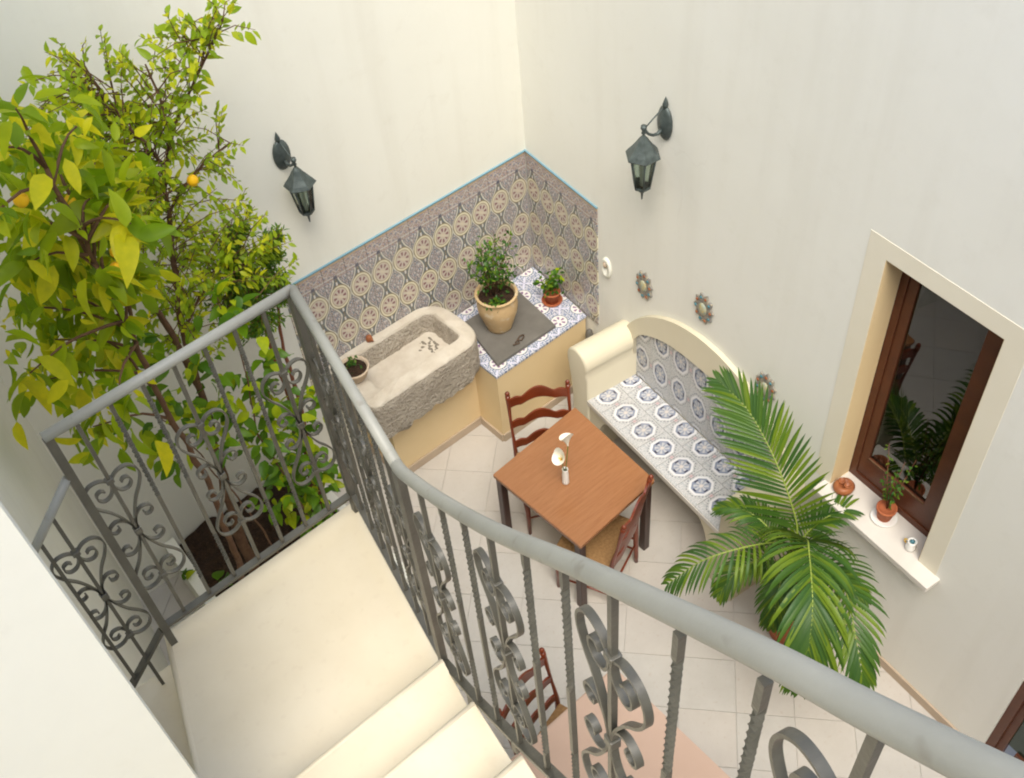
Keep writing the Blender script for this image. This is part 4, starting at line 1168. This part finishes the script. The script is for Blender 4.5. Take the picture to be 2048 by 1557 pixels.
# ------------------------------------------------------------------ table
tbx, tby = -1.24, -1.75
tb = thing('square_table', 'square table with glossy orange wooden top and dark legs', 'table', (tbx, tby, 0), 0)
Q = [(-1.600, -1.372), (-1.581, -2.166), (-.893, -2.130), (-.823, -1.328)]
Q = [(x-tbx, y-tby) for x, y in Q]
def rc(P, e):
    out = []
    for i in range(len(P)):
        p, a, b_ = Vector(P[i]), Vector(P[i-1]), Vector(P[(i+1) % len(P)])
        out.append(tuple(p + (a-p).normalized()*e)); out.append(tuple(p + (p-p)*0 + ((a-p).normalized()+(b_-p).normalized())*e*.25)); out.append(tuple(p + (b_-p).normalized()*e))
    return out
mb = MB(); mb.prism(rc(Q, .010), .724, .750, .003); mb.build('tabletop', M['wood'], tb)
for i in range(4):
    p = Vector(Q[i])*.90; mb = MB(); mb.box((p.x-.026, p.y-.026, 0), (p.x+.026, p.y+.026, .724), .004); mb.build('leg', M['darkwood'], tb)
mb = MB()
for i in range(4):
    a = Vector(Q[i])*.87; b_ = Vector(Q[(i+1) % 4])*.87
    d = (b_-a).normalized(); nn = Vector((d.y, -d.x))*.010
    a += d*.03; b_ -= d*.03
    mb.prism([tuple(a+nn), tuple(a-nn), tuple(b_-nn), tuple(b_+nn)][::-1], .640, .723)
mb.build('apron', M['darkwood'], tb)

vz = thing('glass_vase', 'small clear white vase standing on the orange table', 'vase', (-1.307, -1.747, .7505))
mb = MB(); mb.lathe([(.018, 0), (.023, .002), (.024, .006), (.022, .03), (.0215, .09), (.0185, .108), (.017, .12), (.020, .135), (.017, .135), (.0145, .12), (.016, .106), (.0185, .09), (.019, .02), (0, .018)], 28, close=True); mb.build('vase_body', new_mat('frosted_white_glass', (.74, .73, .70), .15)[0], vz, True)
mb = MB(); mb.lathe([(.0135, .11), (.0130, .118), (0, .119)], 20); mb.build('neck_disc', M['dark'], vz)  # near-black disc closing the vase neck
def calla(base, bend, top, face, label, s_):
    t = thing('calla_lily', label, 'flower', base, 0, 'calla lilies in the vase')
    st = dens([tuple(Vector(p)) for p in [(0, 0, 0), bend, top]], 6)
    mb = MB(); mb.tube(st, .0032, 7); mb.build('stem', M['stem'], t, True)
    # funnel spathe
    Mq = Matrix.Translation(Vector(top)) @ Vector(face).to_track_quat('Z', 'X').to_matrix().to_4x4()
    mb = MB(); rings = []
    for i in range(9):
        f = i/8; ring = []
        for k in range(20):
            a = 2*math.pi*k/19.0
            r = (.004 + .030*f**1.6)*s_
            tipf = max(0, math.cos(a))**2
            zz = (.060*f + .030*f*f*tipf)*s_
            rr = r*(1 + .35*f*tipf)
            p = Vector((rr*math.cos(a), rr*math.sin(a)*(.95), zz - .012*s_*f*f*(1-tipf))); ring.append(mb.vert(Mq @ p))
        rings.append(ring)
    for a, b_ in zip(rings, rings[1:]): mb.strip(a, b_)
    mb.build('spathe', M['petal'], t, True)
    mb = MB(); mb.tube([Mq @ Vector((0, 0, .01)), Mq @ Vector((.003, 0, .045*s_))], [.004*s_, .003*s_], 8); mb.build('spadix', M['spadix'], t, True)
    return t
VB = (-1.307, -1.747, .80)
calla(VB, (-.008, .008, .10), (-.014, .006, .185), (-.55, -.10, .8), 'shorter calla lily leaning left out of the vase', 1.35)
calla(VB, (.008, -.004, .12), (.040, .008, .275), (.05, .25, .9), 'taller upright calla lily in the vase', 1.35)

# ------------------------------------------------------------------ chairs
def make_chair(label):
    """local: seat centre at origin, back at +y; seat height .44"""
    t = thing('ladder_back_chair', label, 'chair', (0, 0, 0), 0, 'mahogany ladder back chairs')
    W2, D2, HB = .205, .19, .96
    def by_(z): return D2 + max(0, z-.44)*.16
    for s_ in (-1, 1):
        pts = [(s_*W2*.93, D2+.01, 0), (s_*W2*.97, D2, .44), (s_*W2, by_(.7), .70), (s_*W2, by_(HB)-.004, HB-.02)]
        mb = MB(); P = dens(pts, 5); mb.tube(P, [.014 + .004*math.sin(i*.5) for i in range(len(P))], 10)
        mb.lathe([(.010, -.005), (.016, .008), (.017, .018), (.010, .030), (0, .034)], 12, (s_*W2, by_(HB), HB-.018)); mb.build('back_post', M['chairwood'], t, True)
        mb = MB(); mb.tube([(s_*W2, -D2, 0), (s_*W2, -D2, .2), (s_*W2, -D2, .43)], [.013, .017, .019], 10); mb.build('front_leg', M['chairwood'], t, True)
    for z0 in (.475, .655, .835):
        mb = MB(); n = 32; fr, bk = [], []
        big = z0 > .8
        for i in range(n+1):
            u = -1 + 2*i/n; au = abs(u)
            # central hump flanked by scallops
            up = .042*max(0, math.cos(min(1, au/.55)*math.pi/2)) + .014*abs(math.sin(au*math.pi*1.9))*(au > .5) + .058
            lo = .036*max(0, math.cos(min(1, au/.60)*math.pi/2)) + .008*(au > .6)*math.sin((au-.6)/.4*math.pi) 
            x = u*(W2-.008); yb2 = by_(z0+.03) + .020*(1-u*u)
            h = 1.15 if big else 1.0
            fr.append((mb.vert((x, yb2-.007, z0+lo)), mb.vert((x, yb2-.007, z0+lo*0+up*h+lo*.55))))
            bk.append((mb.vert((x, yb2+.007, z0+lo)), mb.vert((x, yb2+.007, z0+lo*0+up*h+lo*.55))))
        for i in range(n):
            a, b_, c, d = fr[i], fr[i+1], bk[i], bk[i+1]
            mb.face([a[0], b_[0], b_[1], a[1]]); mb.face([c[0], c[1], d[1], d[0]]); mb.face([a[1], b_[1], d[1], c[1]]); mb.face([a[0], c[0], d[0], b_[0]])
        mb.build('back_slat', M['chairwood'], t, True, angle=40)
    mb = MB(); mb.prism([(-W2-.01, -D2-.012), (W2+.01, -D2-.012), (W2-.005, D2-.01), (-W2+.005, D2-.01)], .425, .452, .008); mb.build('straw_seat', M['straw'], t)
    for z in (.12, .24):
        for s_ in (-1, 1):
            mb = MB(); mb.tube([(s_*W2, -D2, z), (s_*W2*.95, D2, z+.01)], .008, 8); mb.build('stretcher', M['chairwood'], t, True)
    for yv, z in ((-D2, .18), (-D2, .30), (D2, .20)):
        mb = MB(); mb.tube([(-W2, yv, z), (W2, yv, z)], .008, 8); mb.build('stretcher', M['chairwood'], t, True)
    return t
ch = make_chair('ladder back chair at the far side of the table beside the counter')
def place(c, bx0, by0, rz):   # centre of back top at (bx0,by0)
    off = .19 + .52*.16
    c.location = (bx0 + math.sin(rz)*off, by0 - math.cos(rz)*off, 0); c.rotation_euler = (0, 0, rz)
place(ch, -1.005, -1.165, R_(-30))
c2 = copy_tree(ch); c2['label'] = 'ladder back chair at the near edge of the table facing the counter'
place(c2, -1.205, -2.275, R_(180+21))
c3 = copy_tree(ch); c3['label'] = 'ladder back chair cut off by the pink ledge below the stairs'
place(c3, -2.485, -2.65, R_(14))

# ------------------------------------------------------------------ palm in pot
pm = thing('potted_palm', 'potted palm with arching fronds on the floor under the window', 'palm', (-.83, -3.10, 0), world=True)
mb = MB(); mb.lathe([(.11, 0), (.12, .004), (.135, .10), (.155, .30), (.168, .345), (.178, .35), (.180, .385), (.166, .39), (.160, .37), (.156, .33)], 40, (-.735, -3.16, .001), close=True); mb.build('pot', M['terra'], pm, True)
mb = MB(); mb.lathe([(.157, .345), (.08, .36), (0, .365)], 30, (-.735, -3.16, .001)); tag(mb.build('soil', M['soil'], pm, True), None, None, None, 'stuff')
mb = MB(); 
mb.tube([(-.735,-3.16,.34),(-.76,-3.14,.55),(-.80,-3.11,.75),(-.81,-3.11,.90)], [.05, .042, .034, .022], 12); mb.build('trunk', M['bark'], pm, True)
def frond(P, Lmax, nleaf, droop, upv, individual=True, w=.020, th0=70, th1=22, lbias=0.0):
    C_ = [Vector(p) for p in dens([tuple(p) for p in P], 10)]
    cl = [0]
    for a, b_ in zip(C_, C_[1:]): cl.append(cl[-1]+(b_-a).length)
    mbr = MB(); n = len(C_); mbr.tube(C_, [.007*(1-.75*i/(n-1)) for i in range(n)], 7)
    fr = mbr.build('frond', M['rachis'], pm, True)
    inv = pm['_inv']; Mi = Matrix([inv[i*4:i*4+4] for i in range(4)])
    joined = MB()
    for k in range(nleaf):
        f = .16 + .84*k/(nleaf-1); sL = f*cl[-1]
        i = max(j for j in range(n) if cl[j] <= sL+1e-9); i = min(i, n-2)
        tt = (sL-cl[i])/max(1e-9, cl[i+1]-cl[i]); p = C_[i].lerp(C_[i+1], tt); T = (C_[i+1]-C_[i]).normalized()
        Sd = T.cross(Vector(upv)).normalized(); U = Sd.cross(T)
        L = Lmax*(math.sin(math.pi*(.16+.80*f))**.55)*random.uniform(.92, 1.06)
        if f > .93: L *= .8
        th = R_(th0 + (th1-th0)*f + random.uniform(-4, 4))
        for sd_ in (-1, 1):
            d = T*math.cos(th) + Sd*sd_*math.sin(th) + U*.22
            d.normalize(); g_ = Vector((0, 0, -1))
            mbx = MB() if individual else joined; m_ = 6; rows = []; sv = T.cross(d).cross(d).normalized() if T.cross(d).length > .05 else U
            sv = d.cross(U).normalized()
            for q in range(m_+1):
                t_ = q/m_; c_ = p + d*(L*t_) + g_*(L*droop*t_*t_)*(1+.15*math.sin(k*1.7)); c_ -= d*(L*droop*.35*t_*t_*t_)
                wv = w*.5*(math.sin(math.pi*min(.999, .12+.88*t_)) if t_ < 1 else 0)**.7
                nrm = U*(.35*wv)
                rows.append([mbx.vert(c_-sv*wv+nrm), mbx.vert(c_), mbx.vert(c_+sv*wv+nrm)] if t_ < 1 else [mbx.vert(c_)])
            for a, b_ in zip(rows[:-2], rows[1:-1]): mbx.face([a[0], a[1], b_[1], b_[0]]); mbx.face([a[1], a[2], b_[2], b_[1]])
            a, e_ = rows[-2], rows[-1][0]; mbx.face([a[0], a[1], e_]); mbx.face([a[1], a[2], e_])
            if individual:
                mbx.v = [tuple(Mi @ Vector(v)) for v in mbx.v]; mbx.build('leaflet', M['palmleaf'], fr, True)
    if not individual:
        joined.v = [tuple(Mi @ Vector(v)) for v in joined.v]; tag(joined.build('leaflets', M['palmleaf'], fr, True), None, None, None, 'stuff')
UPA = (-.45, -.35, .8)
frond([(-.79,-3.10,.80),(-.70,-3.06,.95),(-.684,-2.964,1.150),(-.638,-2.773,1.350),(-.587,-2.531,1.500),(-.571,-2.308,1.550)], .36, 40, .10, (-.72, -.30, .62), w=.022)
frond([(-.815,-3.12,.80),(-.87,-3.20,1.15),(-1.00,-3.29,1.40),(-1.099,-3.364,1.47),(-1.233,-3.477,1.500),(-1.336,-3.571,1.450),(-1.420,-3.641,1.300),(-1.492,-3.691,1.100)], .41, 56, .50, (-.15, -.15, 1), w=.028)
frond([(-.81,-3.11,.80),(-.88,-3.12,1.05),(-1.046,-3.108,1.24),(-1.251,-3.025,1.300),(-1.416,-2.929,1.250),(-1.559,-2.846,1.100)], .27, 34, .55, (0, 0, 1), w=.018, th0=82, th1=40)
frond([(-.815,-3.12,.80),(-.86,-3.25,1.05),(-.901,-3.361,1.200),(-1.038,-3.573,1.300),(-1.175,-3.760,1.200),(-1.246,-3.892,1.000)], .30, 30, .35, (0, 0, 1), w=.024)
frond([(-.80,-3.09,.80),(-.66,-3.12,1.0),(-.52,-3.20,1.12),(-.45,-3.28,1.10)], .22, 24, .3, (0, 0, 1), False)
frond([(-.80,-3.08,.80),(-.82,-2.95,.98),(-.86,-2.80,1.05),(-.92,-2.66,1.00)], .22, 26, .4, (0, 0, 1), False)
frond([(-.81,-3.10,.75),(-.93,-3.16,.92),(-1.06,-3.22,.90),(-1.16,-3.28,.74)], .20, 28, .5, (0, 0, 1), False)
frond([(-.81,-3.09,.75),(-.95,-3.02,.88),(-1.12,-2.98,.90),(-1.25,-2.97,.80)], .20, 24, .5, (0, 0, 1), False)
frond([(-.81,-3.12,.75),(-.80,-3.30,.92),(-.78,-3.45,.95),(-.76,-3.58,.88)], .20, 24, .4, (0, 0, 1), False)

# ------------------------------------------------------------------ pink ledge (top of the store under the stairs)
lg = MB(); lg.prism([(-3.05, -8.4), (-2.42, -8.4), (-2.35, -3.205), (-3.05, -3.205)], 0, 1.7, .012)
o = lg.build('rendered_ledge', [M['pinktop']], None); tag(o, 'pink rendered ledge of a low store below the staircase', 'ledge')

# ------------------------------------------------------------------ landing and stairs
LZ = 3.06
ld = thing('landing', 'pale limestone landing slab', 'landing', (-3.5, -2.9, LZ), world=True); ld['kind'] = 'structure'; del ld['category']
mb = MB(); mb.prism([(-3.832, -2.612), (-4.06, -3.35), (-3.256, -3.40), (-3.066, -2.612)], LZ-.15, LZ-.030); mb.build('slab', M['plaster'], ld)
mb = MB(); mb.prism([(-3.840, -2.604), (-4.085, -3.355), (-3.250, -3.400), (-3.058, -2.604)], LZ-.030, LZ, .006); mb.build('paving', M['landing'], ld)
# light nosing on the left edge
mb = MB(); mb.tube([(-3.838, -2.61, LZ-.012), (-4.078, -3.345, LZ-.012)], .014, 10); mb.build('nosing', M['landing'], ld, True)
st = thing('staircase', 'limestone steps climbing towards the viewer', 'staircase', (-3.7, -4.2, LZ), world=True); st['kind'] = 'structure'; del st['category']
nos = [-3.412, -3.660, -3.925, -4.14, -4.33, -4.54, -4.75, -4.96, -5.17, -5.40]
def rx(y): # right edge of the flight
    P = [(-3.412, -3.288), (-3.66, -3.350), (-3.925, -3.398), (-4.2, -3.45), (-4.8, -3.55), (-5.5, -3.66)]
    for (a, xa), (b_, xb) in zip(P, P[1:]):
        if b_ <= y <= a: return xa + (xb-xa)*(a-y)/(a-b_)
    return P[-1][1]
for i in range(9):
    z = LZ + .18*(i+1); y0, y1 = nos[i], nos[i+1]-.02
    xl = -4.004 if y0 > -3.7 else -4.75
    mb = MB(); mb.prism([(xl if i > 1 else -4.001, y1), (rx(y1), y1), (rx(y0), y0), (xl if i > 1 else -4.001, y0)], z-.21, z-.030); mb.build('step', M['plaster'], st)
    mb = MB(); mb.prism([(xl if i > 1 else -4.001, y1), (rx(y1)+.008, y1), (rx(y0)+.008, y0+.006), (xl if i > 1 else -4.001, y0+.006)], z-.030, z, .003); mb.build('tread', M['landing'], st)
    mb = MB(); mb.tube([(-4.0, y0+.002, z-.010), (rx(y0)+.006, y0+.002, z-.010)], .012, 10); mb.build('nosing', M['landing'], st, True)
# lower flight going down to the left behind the stair wall
lo = thing('lower_staircase', 'steps leading down from the landing on the left', 'staircase', (-4.3, -3.0, 0), world=True); lo['kind'] = 'structure'; del lo['category']
for i in range(7):
    z = LZ - .17*(i+1); xr = -3.86 - .26*i
    mb = MB(); mb.prism([(xr-.30, -3.36), (xr + (.0 if i else -.15), -3.36), (xr+(.0 if i else -.0), -2.60), (xr-.30, -2.60)], z-.20, z, .005); mb.build('step', M['landing'], lo)

# ------------------------------------------------------------------ railing
rl = thing('iron_railing', 'grey iron railing with twisted balusters and scroll panels round landing and stairs', 'railing', (-3.25, -3.36, LZ), world=True)
ZH, ZB = 4.110, 3.157
hr = [(-3.850, -2.655, ZH), (-3.082, -2.640, ZH)]
mb = MB(); mb.tube(hr, .0158, 16); mb.build('handrail', M['railtop'], rl, True)
side = [(-3.082, -2.640, ZH), (-3.255, -3.365, ZH)]
mb = MB(); mb.tube(side, .0158, 16); mb.build('handrail', M['railtop'], rl, True)
stair = [(-3.255, -3.365, ZH), (-3.271, -3.418, 4.142), (-3.330, -3.664, 4.332), (-3.400, -3.950, 4.585), (-3.467, -4.231, 4.860), (-3.545, -4.555, 5.165), (-3.583, -4.709, 5.300), (-3.640, -4.95, 5.52), (-3.72, -5.3, 5.84)]
mb = MB(); mb.tube([stair[0], (-3.2575,-3.372,4.1135)] + dens(stair[1:], 4), .0160, 18); mb.build('handrail', M['railtop'], rl, True)
def bar(p0, p1, hw_=.0055, tw0=.06, tw1=.50, turns=4, plain=False, ax=0.0):
    """square bar p0(bottom)->p1(top), twisted in the middle of the upper and lower half"""
    mb = MB(); p0, p1 = Vector(p0), Vector(p1); L = (p1-p0).length; n = 2 if plain else 96; rings = []
    zx = (p1-p0).normalized(); xx = Vector((math.cos(ax), math.sin(ax), 0)); yy = zx.cross(xx).normalized(); xx = yy.cross(zx)
    for i in range(n+1):
        t = i/n; a = 0
        if not plain:
            def seg(t, a0, b0): return max(0, min(1, (t-a0)/(b0-a0)))
            a = math.pi*2*turns*(seg(t, .56, .93)) + math.pi*2*turns*.5*(seg(t, .10, .26))
        c = p0.lerp(p1, t); rings.append([mb.vert(c + (xx*math.cos(a+q) + yy*math.sin(a+q))*hw_*1.414) for q in (math.pi/4, 3*math.pi/4, 5*math.pi/4, 7*math.pi/4)])
    for a, b_ in zip(rings, rings[1:]):
        for k in range(4): j = (k+1) % 4; mb.face([a[k], a[j], b_[j], b_[k]])
    mb.face(rings[0][::-1]); mb.face(rings[-1])
    return mb.build('baluster', M['iron'], rl)
arm_c = [(.0035, .012), (.014, .060), (.038, .120), (.066, .165), (.082, .205), (.078, .240), (.058, .262), (.030, .262), (.008, .243), (.004, .212), (.016, .186), (.038, .180), (.052, .196), (.050, .217), (.036, .224), (.026, .214)]
c_c = [(.004, .0), (.006, .030), (.018, .062), (.040, .080), (.062, .072), (.068, .052), (.056, .038), (.042, .044), (.042, .056)]
def scroll(center, udir, sc=1.0):
    """wrought scroll panel; flat bar with real width across the panel plane"""
    u = Vector((udir[0], udir[1], 0)).normalized(); v = Vector((0, 0, 1)); w_ = u.cross(v).normalized(); c = Vector(center)
    for su in (-1, 1):
        for svv in (-1, 1):
            for P in (arm_c, c_c):
                Pd = dens(P, 6); mb = MB(); rings = []
                n = len(Pd); hw_, ht = .0066, .0025
                for i, (a, b_) in enumerate(Pd):
                    a0, b0 = Pd[max(i-1, 0)]; a1, b1 = Pd[min(i+1, n-1)]
                    tx, ty = (a1-a0), (b1-b0); l = math.hypot(tx, ty) or 1; nx, ny = -ty/l, tx/l
                    q = []
                    for (sa, sb_) in ((1, 1), (-1, 1), (-1, -1), (1, -1)):
                        aa, bb = (a + nx*ht*sa)*su*sc, (b_ + ny*ht*sa)*svv*sc
                        q.append(mb.vert(c + u*aa + v*bb + w_*hw_*sb_))
                    rings.append(q)
                for a, b_ in zip(rings, rings[1:]):
                    for k in range(4): j = (k+1) % 4; mb.face([a[k], a[j], b_[j], b_[k]])
                mb.face(rings[0][::-1]); mb.face(rings[-1])
                mb.build('scroll', M['iron'], rl, True, angle=40)
    for dv, hh in ((0, .012), (.243, .008), (-.243, .008)):
        mb = MB(); M4 = Matrix((( u.x, w_.x, 0, 0), (u.y, w_.y, 0, 0), (0, 0, 1, 0), (0, 0, 0, 1)))
        mb.box((-.011, -.010, dv*sc-hh), (.011, .010, dv*sc+hh), .002, Matrix.Translation(c) @ M4); mb.build('collar', M['iron'], rl)
def flat(p0, p1, wdt=.026, tk=.012):
    mb = MB(); p0, p1 = Vector(p0), Vector(p1); d = (p1-p0).normalized(); s_ = d.cross(Vector((0, 0, 1))).normalized()*wdt/2; up = s_.cross(d).normalized()*tk/2
    for p in (p0, p1):
        for a, b_ in ((-1,-1),(1,-1),(1,1),(-1,1)): mb.vert(p + s_*a + up*b_)
    for q in ((3,2,1,0),(4,5,6,7),(0,1,5,4),(1,2,6,5),(2,3,7,6),(3,0,4,7)): mb.face(q)
    return mb.build('bottom_rail', M['iron'], rl)
def post(p0, p1, hw_=.012): return bar(p0, p1, hw_, plain=True)
# landing front run (parallel to the back wall)
o = post((-3.840, -2.655, LZ-.10), (-3.840, -2.655, ZH-.01)); o.name = 'post'
o = post((-3.090, -2.645, LZ+.001), (-3.090, -2.645, ZH-.01)); o.name = 'post'
flat((-3.832, -2.653, ZB), (-3.100, -2.647, ZB))
for k in range(7):
    x = -3.745 + k*(.656/7)*1.0 - .0
    x = -3.762 + k*.0955
    p0, p1 = (x, -2.650, ZB+.006), (x, -2.650, ZH-.002)
    if k in (0, 3, 6): bar(p0, p1, plain=True); scroll((x, -2.650, 3.615), (1, 0), .97)
    else: bar(p0, p1)
# landing side run
A_, B_ = Vector((-3.082, -2.640, 0)), Vector((-3.255, -3.365, 0)); dv_ = (B_-A_).normalized()
flat((A_.x-.006, A_.y-.02, ZB), (B_.x, B_.y, ZB))
for k in range(7):
    p = A_.lerp(B_, (k+1)/8.0)
    p0, p1 = (p.x, p.y, ZB+.006), (p.x, p.y, ZH-.002); ang = math.atan2(dv_.y, dv_.x)
    if k in (0, 3, 6): bar(p0, p1, plain=True, ax=ang); scroll((p.x, p.y, 3.615), dv_, .93)
    else: bar(p0, p1, ax=ang)
o = post((-3.262, -3.375, LZ+.001), (-3.262, -3.375, ZH-.005), .011); o.name = 'post'
# stair run
tops = [(-3.297, -3.527, 4.208), (-3.330, -3.664, 4.332), (-3.361, -3.792, 4.449), (-3.393, -3.925, 4.561), (-3.428, -4.068, 4.688), (-3.458, -4.195, 4.808), (-3.489, -4.323, 4.919), (-3.522, -4.457, 5.034), (-3.552, -4.583, 5.146), (-3.580, -4.700, 5.265), (-3.612, -4.83, 5.39), (-3.645, -4.96, 5.51)]
def zrail(y): # underside rail follows the handrail .95 lower
    P = [(-3.365, 3.157), (-3.623, 3.372), (-3.944, 3.700), (-4.148, 3.93), (-4.70, 4.42), (-5.2, 4.86)]
    for (a, za), (b_, zb_) in zip(P, P[1:]):
        if b_ <= y <= a: return za + (zb_-za)*(a-y)/(a-b_)
    return P[-1][1]
pr = [(-3.262, -3.375)] + [(x, y) for x, y, z in tops] 
for a, b_ in zip(pr, pr[1:]): flat((a[0], a[1], zrail(a[1])), (b_[0], b_[1], zrail(b_[1])))
for k, (x, y, z) in enumerate(tops):
    ang = math.atan2(-.95, -.24)
    p0, p1 = (x, y, zrail(y)+.004), (x, y, z+.004)
    if k % 3 == 0: bar(p0, p1, plain=True, ax=ang); scroll((x, y, (z+zrail(y))/2 - .004), (-.24, -.97), 1.1)
    else: bar(p0, p1, ax=ang)
for (x, y, zf) in ((-3.317, -3.60, 3.245), (-3.392, -3.905, 3.61), (-3.465, -4.22, 3.97)):
    o = post((x, y, zf-.0), (x, y, zrail(y)), .009); o.name = 'foot'
# lower run, descending to the left
flat((-3.852, -2.655, 3.150), (-4.10, -2.655, 2.915))
mb = MB(); mb.tube([(-3.850, -2.655, 3.945), (-4.14, -2.655, 3.655)], .013, 12); mb.build('handrail', M['railtop'], rl, True)
p0, p1 = (-3.935, -2.655, 3.075), (-3.935, -2.655, 3.855)
bar((-3.935, -2.655, 2.9), p1, plain=True); scroll((-3.935, -2.655, 3.455), (1, 0), .93)
bar((-3.995, -2.655, 3.015), (-3.995, -2.655, 3.795), plain=True)
bar((-4.08, -2.655, 2.93), (-4.08, -2.655, 3.71), plain=True)

for o in bpy.data.objects:
    for k in ('_world', '_inv'):
        if k in o: del o[k]
print('objects', len(bpy.data.objects), 'tiles', ntile)
